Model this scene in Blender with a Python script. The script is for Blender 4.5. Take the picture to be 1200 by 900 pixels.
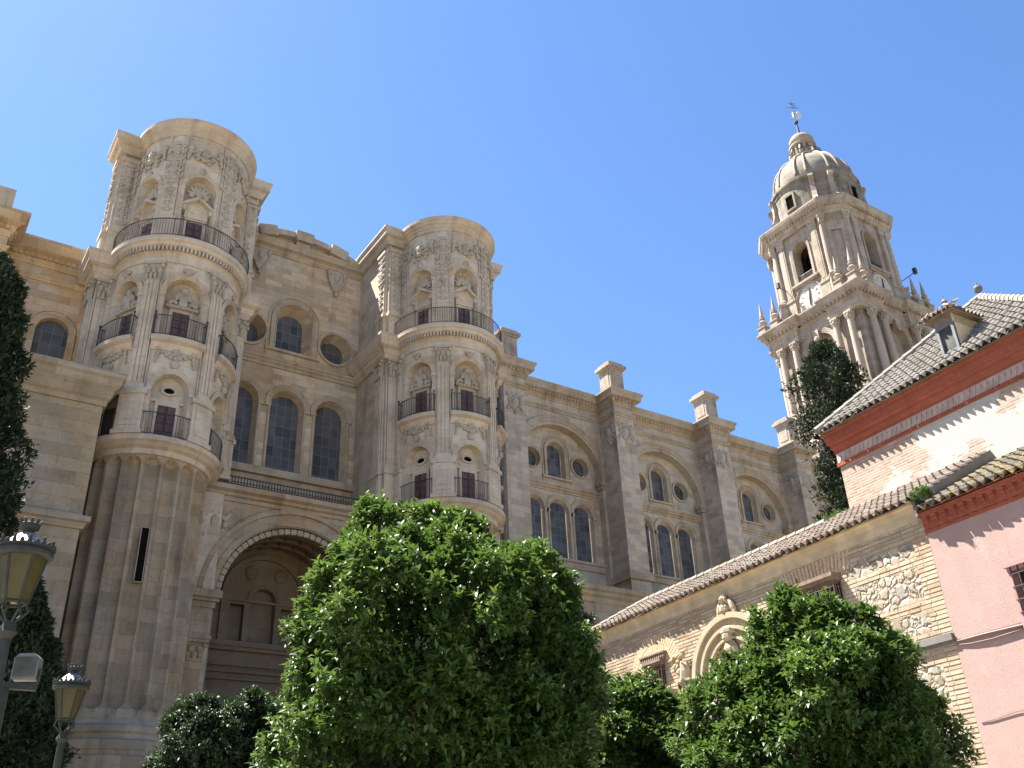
import bpy, bmesh, math, random
import numpy as np
from mathutils import Vector, Matrix
from mathutils.geometry import tessellate_polygon

for o in list(bpy.data.objects):
    bpy.data.objects.remove(o)
S = bpy.context.scene
C = S.collection
PI = math.pi
R_ = math.radians
rnd = random.Random(7)

# ------------------------------------------------------------------ camera
PITCH, ROLL, YAW, FPX = 0.498644, -0.044335, 0.604171, 1099.106
fw = Vector((math.sin(YAW) * math.cos(PITCH), math.cos(YAW) * math.cos(PITCH), math.sin(PITCH)))
r0 = Vector((math.cos(YAW), -math.sin(YAW), 0))
u0 = r0.cross(fw)
cr = r0 * math.cos(ROLL) + u0 * math.sin(ROLL)
cu = -r0 * math.sin(ROLL) + u0 * math.cos(ROLL)
cam = bpy.data.objects.new('camera', bpy.data.cameras.new('camera'))
C.objects.link(cam)
cam.matrix_world = Matrix(((cr.x, cu.x, -fw.x, 0), (cr.y, cu.y, -fw.y, 0), (cr.z, cu.z, -fw.z, 1.6), (0, 0, 0, 1)))
cam.data.sensor_width = 36
cam.data.lens = 36 * FPX / 1200
cam.data.clip_start = 0.1
cam.data.clip_end = 3000
S.camera = cam
S.render.resolution_x, S.render.resolution_y = 1024, 768

# ------------------------------------------------------------------ sky and sun
SUN_AZ, SUN_EL = R_(59), R_(61)     # azimuth from -X towards +Y
sd = Vector((-math.cos(SUN_AZ) * math.cos(SUN_EL), math.sin(SUN_AZ) * math.cos(SUN_EL), math.sin(SUN_EL)))
W = bpy.data.worlds.new('World')
S.world = W
W.use_nodes = True
nt = W.node_tree
bg = nt.nodes['Background']
sky = nt.nodes.new('ShaderNodeTexSky')
sky.sky_type = 'NISHITA'
sky.sun_disc = False
sky.sun_elevation = SUN_EL
sky.sun_rotation = math.atan2(sd.x, sd.y)
sky.air_density = 1.0
sky.dust_density = 0.3
sky.ozone_density = 10.0
nt.links.new(sky.outputs[0], bg.inputs[0])
bg.inputs[1].default_value = 0.0485
sun = bpy.data.objects.new('sun', bpy.data.lights.new('sun', 'SUN'))
C.objects.link(sun)
sun.data.energy = 5.0
sun.data.angle = R_(0.53)
sun.data.color = (1.0, 0.95, 0.87)
sun.rotation_euler = sd.to_track_quat('Z', 'Y').to_euler()
sun.location = (0, 0, 120)
S.view_settings.view_transform = 'Standard'
S.view_settings.look = 'None'
S.view_settings.gamma = 1
S.view_settings.use_curve_mapping = False
S.view_settings.exposure = 2.45

# ------------------------------------------------------------------ materials
def new_mat(name):
    m = bpy.data.materials.new(name)
    m.use_nodes = True
    n = m.node_tree
    return m, n, n.nodes['Principled BSDF']

def nd(n, t, **kw):
    x = n.nodes.new(t)
    for k, v in kw.items():
        setattr(x, k, v)
    return x

def mathn(n, op, a, b=None, c=None):
    x = nd(n, 'ShaderNodeMath', operation=op)
    for i, v in enumerate((a, b, c)):
        if v is None: continue
        if isinstance(v, (int, float)): x.inputs[i].default_value = v
        else: n.links.new(v, x.inputs[i])
    return x.outputs[0]

def mixc(n, fac, a, b, mode='MIX'):
    x = nd(n, 'ShaderNodeMixRGB', blend_type=mode)
    for i, v in enumerate((fac, a, b)):
        if isinstance(v, (int, float)): x.inputs[i].default_value = v
        elif isinstance(v, tuple): x.inputs[i].default_value = (*v[:3], 1)
        else: n.links.new(v, x.inputs[i])
    return x.outputs[0]

def ramp(n, fac, *stops):
    x = nd(n, 'ShaderNodeValToRGB')
    el = x.color_ramp.elements
    while len(el) < len(stops): el.new(0.5)
    for e, (p, c) in zip(el, stops):
        e.position = p
        e.color = (c, c, c, 1) if isinstance(c, (int, float)) else (*c, 1)
    n.links.new(fac, x.inputs[0])
    return x.outputs[0]

def noise(n, vec, scale, detail=4, rough=0.55):
    x = nd(n, 'ShaderNodeTexNoise')
    x.inputs['Scale'].default_value = scale
    x.inputs['Detail'].default_value = detail
    x.inputs['Roughness'].default_value = rough
    if vec is not None: n.links.new(vec, x.inputs['Vector'])
    return x.outputs['Fac']

def wall_uv(n, cyl=0.0):
    """(u along the wall, height, 0) from object coordinates and the face's own direction"""
    tc = nd(n, 'ShaderNodeTexCoord')
    sp = nd(n, 'ShaderNodeSeparateXYZ')
    n.links.new(tc.outputs['Object'], sp.inputs[0])
    if cyl:
        at = mathn(n, 'ARCTAN2', sp.outputs[0], mathn(n, 'MULTIPLY', sp.outputs[1], -1.0))
        u = mathn(n, 'MULTIPLY', at, cyl)
    else:
        g = nd(n, 'ShaderNodeNewGeometry')
        sn = nd(n, 'ShaderNodeSeparateXYZ')
        n.links.new(g.outputs['True Normal'], sn.inputs[0])
        f = mathn(n, 'GREATER_THAN', mathn(n, 'ABSOLUTE', sn.outputs[0]), mathn(n, 'ABSOLUTE', sn.outputs[1]))
        u = mathn(n, 'ADD', mathn(n, 'MULTIPLY', f, sp.outputs[1]), mathn(n, 'MULTIPLY', mathn(n, 'SUBTRACT', 1.0, f), sp.outputs[0]))
    cb = nd(n, 'ShaderNodeCombineXYZ')
    n.links.new(u, cb.inputs[0])
    n.links.new(sp.outputs[2], cb.inputs[1])
    return tc.outputs['Object'], u, sp.outputs[2], cb.outputs[0]

def mapped(n, vec, sx, sy, sz=1):
    m = nd(n, 'ShaderNodeMapping')
    m.inputs['Scale'].default_value = (sx, sy, sz)
    n.links.new(vec, m.inputs[0])
    return m.outputs[0]

def brick(n, vec, w, h, mortar, c1=0.0, c2=1.0, cm=0.5, smooth=0.2, off=0.5):
    b = nd(n, 'ShaderNodeTexBrick')
    b.offset = off
    b.inputs['Scale'].default_value = 1
    b.inputs['Brick Width'].default_value = w
    b.inputs['Row Height'].default_value = h
    b.inputs['Mortar Size'].default_value = mortar
    b.inputs['Mortar Smooth'].default_value = smooth
    for k, v in (('Color1', c1), ('Color2', c2), ('Mortar', cm)):
        b.inputs[k].default_value = (v, v, v, 1) if isinstance(v, (int, float)) else (*v, 1)
    n.links.new(vec, b.inputs['Vector'])
    return b

def bump(n, h, strength, dist, prev=None):
    b = nd(n, 'ShaderNodeBump')
    b.inputs['Strength'].default_value = strength
    b.inputs['Distance'].default_value = dist
    n.links.new(h, b.inputs['Height'])
    if prev is not None: n.links.new(prev, b.inputs['Normal'])
    return b.outputs[0]

def stone(name, base, dirt, cyl=0.0, bw=1.0, bh=0.45, blocks=0.5, streak=0.5, patch=0.5, bumpy=0.6, hue_amt=0.6):
    m, n, p = new_mat(name)
    obj, u, z, uv = wall_uv(n, cyl)
    warp = noise(n, obj, 0.9, 3)
    b = brick(n, uv, bw, bh, 0.014, smooth=0.6)
    big = noise(n, obj, 0.13, 5, 0.6)
    mid = noise(n, obj, 0.8, 6, 0.65)
    fine = noise(n, obj, 7.0, 5, 0.7)
    st = noise(n, mapped(n, uv, 1.6, 0.10), 1.0, 6, 0.65)
    col = mixc(n, ramp(n, big, (0.35, 0.0), (0.68, 1.0)), base, tuple(c * k for c, k in zip(base, (0.86, 0.80, 0.70))))
    col = mixc(n, mathn(n, 'MULTIPLY', ramp(n, mid, (0.42, 0.0), (0.75, 1.0)), patch), col, dirt)
    col = mixc(n, mathn(n, 'MULTIPLY', ramp(n, st, (0.5, 0.0), (0.74, 1.0)), streak), col, tuple(c * 0.5 for c in dirt))
    tint = ramp(n, b.outputs['Color'], (0.0, (0.66, 0.63, 0.58)), (0.5, (1, 1, 1)), (1.0, (1.18, 1.15, 1.10)))
    hue = noise(n, obj, 0.45, 5, 0.65)
    col = mixc(n, ramp(n, hue, (0.42, 0.0), (0.60, hue_amt)), col, tuple((0.30 * base[0] + 0.59 * base[1] + 0.11 * base[2]) * k for k in (1.10, 0.97, 0.77)))
    fl = noise(n, mapped(n, uv, 0.9, 0.9), 2.6, 6, 0.75)
    col = mixc(n, mathn(n, 'MULTIPLY', ramp(n, fl, (0.56, 0.0), (0.70, 1.0)), patch * 0.8), col, tuple(c * 0.75 for c in dirt))
    col = mixc(n, blocks, col, tint, 'MULTIPLY')
    col = mixc(n, mathn(n, 'MULTIPLY', b.outputs['Fac'], 0.4 * min(1, blocks * 1.6)), col, tuple(c * 0.55 for c in dirt))
    col = mixc(n, 0.6, col, ramp(n, fine, (0.2, 0.72), (0.55, 1.0), (0.85, 1.12)), 'MULTIPLY')
    n.links.new(col, p.inputs['Base Color'])
    p.inputs['Roughness'].default_value = 0.9
    p.inputs['Specular IOR Level'].default_value = 0.2
    h = mathn(n, 'ADD', mathn(n, 'MULTIPLY', fine, 0.5), mathn(n, 'MULTIPLY', mid, 0.8))
    nb = bump(n, h, 0.6 * bumpy, 0.05)
    nb = bump(n, mathn(n, 'SUBTRACT', 1.0, b.outputs['Fac']), 0.5 * min(1, blocks * 1.5), 0.03, nb)
    n.links.new(nb, p.inputs['Normal'])
    return m

def plain(name, col, rough=0.7, var=0.25, scale=4.0, metal=0.0, spec=0.4, bmp=0.0):
    m, n, p = new_mat(name)
    tc = nd(n, 'ShaderNodeTexCoord')
    f = noise(n, tc.outputs['Object'], scale, 5, 0.6)
    c = mixc(n, ramp(n, f, (0.3, 0.0), (0.7, 1.0)), tuple(x * (1 - var) for x in col), tuple(x * (1 + var) for x in col))
    n.links.new(c, p.inputs['Base Color'])
    p.inputs['Roughness'].default_value = rough
    p.inputs['Metallic'].default_value = metal
    p.inputs['Specular IOR Level'].default_value = spec
    if bmp: n.links.new(bump(n, f, bmp, 0.02), p.inputs['Normal'])
    return m

M = {}
M['nave'] = stone('nave_stone', (0.482, 0.403, 0.311), (0.271, 0.226, 0.174), bw=1.1, bh=0.42, blocks=0.6, patch=0.75, streak=0.6)
M['transept'] = stone('transept_stone', (0.513, 0.396, 0.265), (0.308, 0.239, 0.162), bw=1.0, bh=0.36, blocks=0.7, patch=0.8, streak=0.6)
M['trim'] = stone('trim_stone', (0.456, 0.356, 0.239), (0.221, 0.178, 0.126), blocks=0.25, patch=0.85, streak=0.75)
M['turret'] = stone('turret_stone', (0.531, 0.455, 0.353), (0.313, 0.262, 0.196), cyl=2.85, bw=1.2, bh=0.6, blocks=0.45, patch=0.75, streak=0.65)
M['turret_flat'] = stone('turret_block_stone', (0.499, 0.419, 0.319), (0.294, 0.244, 0.184), bw=1.0, bh=0.5, blocks=0.45, patch=0.75, streak=0.65)
M['turret_trim'] = stone('turret_trim_stone', (0.526, 0.442, 0.341), (0.288, 0.234, 0.170), blocks=0.3, patch=0.8, streak=0.7)
M['relief'] = stone('carved_stone', (0.412, 0.361, 0.291), (0.181, 0.150, 0.109), blocks=0.0, patch=0.9, streak=0.5)
M['warm'] = stone('warm_ambulatory_stone', (0.515, 0.370, 0.218), (0.289, 0.203, 0.117), bw=1.0, bh=0.4, blocks=0.7, patch=0.6, streak=0.5)
M['shaft'] = stone('shaft_stone', (0.375, 0.284, 0.178), (0.204, 0.157, 0.106), cyl=2.5, bw=1.3, bh=0.55, blocks=0.6, patch=0.75, streak=0.9)  # brown stone, base colour also lowered for shading on the lower facade
M['portal'] = stone('portal_stone', (0.368, 0.268, 0.168), (0.192, 0.140, 0.087), bw=1.2, bh=0.5, blocks=0.6, patch=0.75, streak=0.8)  # brownish stone; part of the lower front's shade is put into this tone
M['recess'] = stone('shaded_recess_stone', (0.163, 0.117, 0.072), (0.111, 0.078, 0.049), bw=1.2, bh=0.5, blocks=0.4, patch=0.6, streak=0.6)  # much darker than the portal stone: shade inside the recess painted into the colour
M['chapel'] = stone('chapel_stone', (0.387, 0.299, 0.189), (0.223, 0.180, 0.120), bw=1.6, bh=0.55, blocks=0.55, patch=1.0, streak=0.5)
M['bell'] = stone('bell_tower_stone', (0.360, 0.306, 0.253), (0.194, 0.155, 0.123), bw=1.2, bh=0.6, blocks=0.5, patch=0.85, streak=0.75)
M['bell_col'] = stone('bell_column_stone', (0.374, 0.302, 0.252), (0.245, 0.184, 0.151), blocks=0.0, patch=0.6, streak=0.5)
M['dome'] = stone('dome_stone', (0.233, 0.212, 0.177), (0.097, 0.090, 0.074), bw=0.9, bh=0.5, blocks=0.6, patch=1.0, streak=1.0)
M['iron'] = plain('wrought_iron', (0.045, 0.042, 0.042), 0.55, 0.3, 6, 0.3)
M['door'] = plain('dark_door_wood', (0.085, 0.045, 0.040), 0.6, 0.35, 5)
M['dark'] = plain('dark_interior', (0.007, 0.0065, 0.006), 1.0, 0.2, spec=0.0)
M['slate'] = plain('grey_lead_roof', (0.12, 0.11, 0.10), 0.8, 0.3, 2)

def glass_mat(name, gw, gh):
    m, n, p = new_mat(name)
    obj, u, z, uv = wall_uv(n)
    b = brick(n, uv, gw, gh, 0.013, smooth=0.1, off=0.0)
    f = noise(n, obj, 1.2, 4)
    f2 = noise(n, mapped(n, uv, 60, 60), 1.0, 1)
    col = mixc(n, ramp(n, f, (0.3, 0.0), (0.7, 1.0)), (0.050, 0.050, 0.052), (0.085, 0.083, 0.082))
    col = mixc(n, 0.9, col, ramp(n, b.outputs['Color'], (0.0, 0.55), (0.5, 0.95), (1.0, 1.4)), 'MULTIPLY')
    col = mixc(n, ramp(n, noise(n, obj, 0.5, 6, .7), (.5, 0.), (.66, .6)), col, (0.10, 0.092, 0.08))
    col = mixc(n, b.outputs['Fac'], col, (0.15, 0.145, 0.135))
    n.links.new(col, p.inputs['Base Color'])
    p.inputs['Roughness'].default_value = 0.42
    p.inputs['Specular IOR Level'].default_value = 0.22
    n.links.new(bump(n, f2, 0.25, 0.01), p.inputs['Normal'])
    return m
M['glass'] = glass_mat('leaded_window_glass', 0.46, 0.62)

# ------------------------------------------------------------------ mesh helper: local (s along, d outward, z up)
def blob_template(nu=8, nv=5):
    v = [(0, 0, 1)]
    for j in range(1, nv):
        a = PI * j / nv
        for i in range(nu):
            t = 2 * PI * i / nu
            v.append((math.sin(a) * math.cos(t), math.sin(a) * math.sin(t), math.cos(a)))
    v.append((0, 0, -1))
    f = []
    for i in range(nu): f.append((0, 1 + i, 1 + (i + 1) % nu))
    for j in range(nv - 2):
        for i in range(nu):
            a, b = 1 + j * nu + i, 1 + j * nu + (i + 1) % nu
            f.append((a, a + nu, b + nu, b))
    L = len(v) - 1
    for i in range(nu): f.append((L, L - nu + (i + 1) % nu, L - nu + i))
    return v, f
BLOB = blob_template()

def arch_pts(cx, z0, hw, zs, n=14, rise=None):
    """outline of an arched opening: bottom left, bottom right, then the arch from right to left"""
    rise = hw if rise is None else rise
    pts = [(cx - hw, z0), (cx + hw, z0)]
    for i in range(n + 1):
        a = PI * i / n
        pts.append((cx + hw * math.cos(a), zs + rise * math.sin(a)))
    return pts

def circ_pts(cx, cz, rx, rz=None, n=24):
    rz = rx if rz is None else rz
    return [(cx + rx * math.cos(2 * PI * i / n), cz + rz * math.sin(2 * PI * i / n)) for i in range(n)]

def rect_pts(x0, x1, z0, z1):
    return [(x0, z0), (x1, z0), (x1, z1), (x0, z1)]

class MB:
    def __init__(s):
        s.v, s.f = [], []
    def add(s, v, f):
        b = len(s.v)
        s.v += [tuple(p) for p in v]
        s.f += [tuple(i + b for i in q) for q in f]
        return s
    def box(s, a0, a1, d0, d1, z0, z1):
        return s.add([(a0, d0, z0), (a1, d0, z0), (a1, d1, z0), (a0, d1, z0), (a0, d0, z1), (a1, d0, z1), (a1, d1, z1), (a0, d1, z1)],
                     [(0, 3, 2, 1), (4, 5, 6, 7), (0, 1, 5, 4), (1, 2, 6, 5), (2, 3, 7, 6), (3, 0, 4, 7)])
    def poly(s, pts, d):
        tri = tessellate_polygon([[Vector((a, b, 0)) for a, b in pts]])
        return s.add([(a, d, b) for a, b in pts], tri)
    def prism(s, pts, d0, d1):
        n = len(pts)
        tri = tessellate_polygon([[Vector((a, b, 0)) for a, b in pts]])
        v = [(a, d1, b) for a, b in pts] + [(a, d0, b) for a, b in pts]
        f = [t for t in tri] + [tuple(n + i for i in reversed(t)) for t in tri]
        f += [(i, (i + 1) % n, n + (i + 1) % n, n + i) for i in range(n)]
        return s.add(v, f)
    def wall(s, outer, holes, d):
        loops = [outer] + holes
        tri = tessellate_polygon([[Vector((a, b, 0)) for a, b in l] for l in loops])
        pts = [p for l in loops for p in l]
        return s.add([(a, d, b) for a, b in pts], tri)
    def loft(s, l0, d0, l1, d1):
        n = len(l0)
        v = [(a, d0, b) for a, b in l0] + [(a, d1, b) for a, b in l1]
        return s.add(v, [(i, (i + 1) % n, n + (i + 1) % n, n + i) for i in range(n)])
    def reveal(s, loop, d0, d1):
        return s.loft(loop, d0, loop, d1)
    def band(s, lo, li, d0, d1):
        """frame between two outlines with equal point counts, standing from d0 to d1"""
        n = len(lo)
        v = [(a, d1, b) for a, b in lo] + [(a, d1, b) for a, b in li] + [(a, d0, b) for a, b in lo] + [(a, d0, b) for a, b in li]
        f = []
        for i in range(n):
            j = (i + 1) % n
            f += [(i, j, n + j, n + i), (i, 2 * n + i, 2 * n + j, j), (n + i, n + j, 3 * n + j, 3 * n + i), (2 * n + i, 3 * n + i, 3 * n + j, 2 * n + j)]
        return s.add(v, f)
    def arch_band(s, cx, zs, r0, r1, d0, d1, z0=None, n=18, a0=0.0, a1=PI):
        out, inn = [], []
        if z0 is not None: out.append((cx + r1, z0)); inn.append((cx + r0, z0))
        for i in range(n + 1):
            a = a0 + (a1 - a0) * i / n
            out.append((cx + r1 * math.cos(a), zs + r1 * math.sin(a)))
            inn.append((cx + r0 * math.cos(a), zs + r0 * math.sin(a)))
        if z0 is not None: out.append((cx - r1, z0)); inn.append((cx - r0, z0))
        m = len(out)
        v = [(a, d1, b) for a, b in out] + [(a, d1, b) for a, b in inn] + [(a, d0, b) for a, b in out] + [(a, d0, b) for a, b in inn]
        f = []
        for i in range(m - 1):
            j = i + 1
            f += [(i, j, m + j, m + i), (i, 2 * m + i, 2 * m + j, j), (m + i, m + j, 3 * m + j, 3 * m + i)]
        f += [(0, m, 3 * m, 2 * m), (m - 1, 3 * m - 1, 4 * m - 1, 2 * m - 1)]
        return s.add(v, f)
    def arch_mould(s, cx, zs, r0, r1, d, z0=None, n=18):
        """three stepped fillets: reads as a moulded archivolt"""
        w = (r1 - r0)
        s.arch_band(cx, zs, r0, r0 + 0.38 * w, -0.02, d * 0.55, z0, n)
        s.arch_band(cx, zs, r0 + 0.38 * w, r0 + 0.76 * w, -0.02, d * 0.8, z0, n)
        s.arch_band(cx, zs, r0 + 0.76 * w, r1, -0.02, d, z0, n)
        return s
    def blob(s, a, d, z, ra, rd, rz, tilt=0.0):
        ct, st = math.cos(tilt), math.sin(tilt)
        v = []
        for x, y, w in BLOB[0]:
            p, q = x * ra, w * rz
            v.append((a + p * ct - q * st, d + y * rd, z + p * st + q * ct))
        return s.add(v, BLOB[1])
    def tube(s, pts, r, n=6, rr=None):
        pts = [Vector(p) for p in pts]
        m = len(pts)
        v = []
        for i, p in enumerate(pts):
            t = (pts[min(i + 1, m - 1)] - pts[max(i - 1, 0)]).normalized()
            a = t.orthogonal().normalized() if i == 0 else (a - t * a.dot(t)).normalized()
            b = t.cross(a)
            q = r if rr is None else rr[i]
            for k in range(n):
                g = 2 * PI * k / n
                v.append(p + a * (q * math.cos(g)) + b * (q * math.sin(g)))
        f = []
        for i in range(m - 1):
            for k in range(n):
                f.append((i * n + k, i * n + (k + 1) % n, (i + 1) * n + (k + 1) % n, (i + 1) * n + k))
        f += [tuple(range(n - 1, -1, -1)), tuple(range((m - 1) * n, m * n))]
        return s.add(v, f)
    def lathe(s, prof, cx=0.0, cy=0.0, n=32, a0=0.0, a1=2 * PI, cap=True):
        """revolve (r, z) about the vertical axis; angle 0 faces -Y, growing towards +X"""
        full = abs(a1 - a0 - 2 * PI) < 1e-6
        m = len(prof)
        k = n if full else n + 1
        v = []
        for i in range(k):
            t = a0 + (a1 - a0) * i / n
            for r, z in prof: v.append((cx + r * math.sin(t), cy - r * math.cos(t), z))
        f = []
        for i in range(n):
            j = (i + 1) % k
            for q in range(m - 1):
                f.append((i * m + q, j * m + q, j * m + q + 1, i * m + q + 1))
        if full and cap:
            if prof[0][0] > 1e-4: f.append(tuple(i * m for i in range(k - 1, -1, -1)))
            if prof[-1][0] > 1e-4: f.append(tuple(i * m + m - 1 for i in range(k)))
        return s.add(v, f)
    def sweep(s, path, prof, closed=False):
        """profile (out, z) along an xy path, outward = right of the direction of travel, mitred"""
        P = [Vector((a, b)) for a, b in path]
        n = len(P)
        v = []
        for i in range(n):
            dirs = []
            if i > 0 or closed: dirs.append((P[i] - P[i - 1]).normalized())
            if i < n - 1 or closed: dirs.append((P[(i + 1) % n] - P[i]).normalized())
            ns = [Vector((q.y, -q.x)) for q in dirs]
            if len(ns) == 2:
                b = ns[0] + ns[1]
                m = b / max(0.2, b.dot(ns[0]))
            else: m = ns[0]
            for o_, z in prof: v.append((P[i].x + m.x * o_, P[i].y + m.y * o_, z))
        m = len(prof)
        f = []
        for i in range(n if closed else n - 1):
            j = (i + 1) % n
            for q in range(m):
                f.append((i * m + q, j * m + q, j * m + (q + 1) % m, i * m + (q + 1) % m))
        if not closed: f += [tuple(range(m)), tuple(range((n - 1) * m + m - 1, (n - 1) * m - 1, -1))]
        return s.add(v, f)
    def dentils(s, path, out0, out1, z0, z1, pitch, closed=False):
        P = [Vector((a, b)) for a, b in path]
        n = len(P)
        for i in range(n if closed else n - 1):
            a, b = P[i], P[(i + 1) % n]
            L = (b - a).length
            t = (b - a).normalized()
            nn = Vector((t.y, -t.x))
            k = int(L / pitch)
            if k < 1: continue
            for q in range(k):
                c = a + t * (L * (q + 0.5) / k)
                w = pitch * 0.3
                p = [c - t * w + nn * out0, c + t * w + nn * out0, c + t * w + nn * out1, c - t * w + nn * out1]
                s.add([(e.x, e.y, z0) for e in p] + [(e.x, e.y, z1) for e in p],
                      [(0, 3, 2, 1), (4, 5, 6, 7), (0, 1, 5, 4), (1, 2, 6, 5), (2, 3, 7, 6), (3, 0, 4, 7)])
        return s
    def map(s, T):
        s.v = [T(*p) for p in s.v]
        return s
    def join(s, o, T=None):
        return s.add([T(*p) for p in o.v] if T else o.v, o.f)

def T_wall(Y0):
    return lambda s, d, z: (s, Y0 - d, z)
def T_cyl(R, cx=0.0, cy=0.0):
    def t(s, d, z):
        a = s / R
        return (cx + (R + d) * math.sin(a), cy - (R + d) * math.cos(a), z)
    return t
def T_face(k, ap, cx=0.0, cy=0.0):
    def t(s, d, z):
        x, y = s, -(ap + d)
        for _ in range(k % 4): x, y = y, -x
        return (cx + x, cy + y, z)
    return t

def obj(name, mb, mat, parent=None, T=None, seg=None, smooth=False, off=None):
    """one mesh object; geometry is given in the parent's world frame, off = parent's location"""
    me = bpy.data.meshes.new(name)
    v, f = mb.v, mb.f
    if seg:
        bm = bmesh.new()
        bv = [bm.verts.new(p) for p in v]
        for q in f:
            try: bm.faces.new([bv[i] for i in q])
            except ValueError: pass
        xs = [p[0] for p in v]
        lo, hi = min(xs), max(xs)
        k = math.floor(lo / seg) + 1
        while k * seg < hi:
            bmesh.ops.bisect_plane(bm, geom=bm.verts[:] + bm.edges[:] + bm.faces[:], dist=1e-5, plane_co=(k * seg, 0, 0), plane_no=(1, 0, 0))
            k += 1
        if T:
            for q in bm.verts: q.co = T(*q.co)
        bmesh.ops.recalc_face_normals(bm, faces=bm.faces[:])
        bm.to_mesh(me)
        bm.free()
    else:
        if T: v = [T(*p) for p in v]
        me.from_pydata(v, [], f)
        bm = bmesh.new()
        bm.from_mesh(me)
        bmesh.ops.recalc_face_normals(bm, faces=bm.faces[:])
        bm.to_mesh(me)
        bm.free()
    if off is not None:
        me.transform(Matrix.Translation(-Vector(off)))
    for m in (mat if isinstance(mat, (list, tuple)) else [mat]): me.materials.append(m)
    if smooth:
        for p in me.polygons: p.use_smooth = True
    o = bpy.data.objects.new(name, me)
    C.objects.link(o)
    if parent is not None: o.parent = parent
    return o

def thing(name, label, cat, loc=(0, 0, 0), group=None):
    o = bpy.data.objects.new(name, None)
    C.objects.link(o)
    o.location = loc
    o.empty_display_size = 0.3
    o['label'], o['category'] = label, cat
    if group: o['group'] = group
    return o

def tag(o, label, cat, group=None):
    o['label'], o['category'] = label, cat
    if group: o['group'] = group
    return o

def structure(o):
    o['kind'] = 'structure'
    return o

def copy_tree(o, parent=None):
    c = o.copy()
    C.objects.link(c)
    if parent is not None: c.parent = parent
    for ch in o.children: copy_tree(ch, c)
    return c

# ------------------------------------------------------------------ ornament
def festoon(mb, s, d, z, w, h, r=0.1, n=9):
    for i in range(n):
        t = -1 + 2 * i / (n - 1)
        q = r * (1.35 - 0.6 * abs(t)) * rnd.uniform(0.8, 1.2)
        mb.blob(s + t * w / 2 + rnd.uniform(-.03, .03), d, z - h * (1 - t * t) + rnd.uniform(-.03, .03), q, q * 0.9, q * 0.9, rnd.uniform(-1, 1))
    for sg in (-1, 1):
        mb.blob(s + sg * w / 2, d, z + 0.05, r * 1.5, r, r * 1.5)
        for k in range(3): mb.blob(s + sg * (w / 2 + 0.04 * k), d, z - 0.2 - 0.2 * k, r * (1.0 - .2 * k), r * 0.8, r * 1.3)
    mb.blob(s, d, z - h * 0.35, r * 1.6, r * 1.3, r * 2.0)
    for k in range(5):
        a = 2 * PI * k / 5
        mb.blob(s + 0.18 * math.cos(a), d, z - h * .35 + 0.2 * math.sin(a), r * .8, r * .8, r * .8)

def candelabra(mb, s, d, z0, z1, w):
    z = z0
    k = 0
    while z < z1:
        q = w * (0.34 if k % 3 else 0.55) * rnd.uniform(.8, 1.1)
        hh = rnd.uniform(.10, .17)
        mb.blob(s + rnd.uniform(-.03, .03), d, z, q, 0.07, hh)
        if k % 2 == 0:
            for sg in (-1, 1): mb.blob(s + sg * w * .5, d, z + .06, w * .22, .05, .10, sg * .7)
        z += hh * 1.55
        k += 1

def shell(mb, s, d, z, r):
    for k in range(7):
        a = PI * (k + 0.5) / 7
        mb.blob(s + .55 * r * math.cos(a), d, z + .55 * r * math.sin(a), r * .13, .06, r * .42, a - PI / 2)
    mb.blob(s, d + .03, z + .05, r * .3, .10, r * .28)
    for sg in (-1, 1): mb.blob(s + sg * r * .55, d + .02, z - .08, r * .25, .08, r * .2)

def shield(mb, s, d, z, w, h):
    mb.blob(s, d, z, w * .3, .14, h * .38)
    mb.blob(s, d + .08, z + h * .05, w * .2, .12, h * .25)
    for k in range(10):
        a = 2 * PI * k / 10
        mb.blob(s + w * .42 * math.cos(a), d, z + h * .42 * math.sin(a), w * .13 * rnd.uniform(.7, 1.2), .12, h * .13, a)
    for sg in (-1, 1):
        mb.blob(s + sg * w * .5, d, z - h * .35, w * .1, .1, h * .2, sg * .5)
        mb.blob(s + sg * w * .5, d, z + h * .3, w * .1, .1, h * .2, -sg * .5)
    mb.blob(s, d, z - h * .55, w * .1, .1, h * .14)

def capital(mb, s, d0, z0, z1, w, d1=0.12):
    """leafy capital on a flat pilaster"""
    h = z1 - z0
    mb.prism([(s - w * .5, z0), (s + w * .5, z0), (s + w * .62, z1 - .14), (s - w * .62, z1 - .14)], d0 - .05, d0 + d1)
    mb.box(s - w * .7, s + w * .7, d0 - .05, d0 + d1 + .1, z1 - .14, z1)
    mb.box(s - w * .53, s + w * .53, d0 - .05, d0 + d1 + .04, z0 - .07, z0)
    for row, (zz, m) in enumerate(((z0 + .18 * h, 4), (z0 + .5 * h, 3))):
        for i in range(m):
            t = (i + .5) / m - .5
            mb.blob(s + t * w * 1.1, d0 + d1 + .02, zz, w * .5 / m, .09, h * .2)
    for sg in (-1, 1): mb.blob(s + sg * w * .55, d0 + d1 + .05, z1 - .26, .11, .11, .11)

def pilaster(mb, s, d0, z0, z1, w, pr=0.12, flutes=2):
    mb.box(s - w / 2, s + w / 2, d0 - .05, d0 + pr, z0, z1)
    mb.box(s - w * .64, s - w * .54, d0 - .05, d0 + pr * .5, z0, z1)
    mb.box(s + w * .54, s + w * .64, d0 - .05, d0 + pr * .5, z0, z1)
    mb.box(s - w * .66, s + w * .66, d0 - .05, d0 + pr + .07, z0, z0 + .16)
    mb.box(s - w * .58, s + w * .58, d0 - .05, d0 + pr + .04, z0 + .16, z0 + .28)
    k = flutes
    for i in range(k):
        c = s + w * ((i + .5) / k - .5) * .86
        mb.box(c - w * .29 / k, c + w * .29 / k, d0 + pr - .01, d0 + pr + .035, z0 + .4, z1 - .12)

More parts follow.
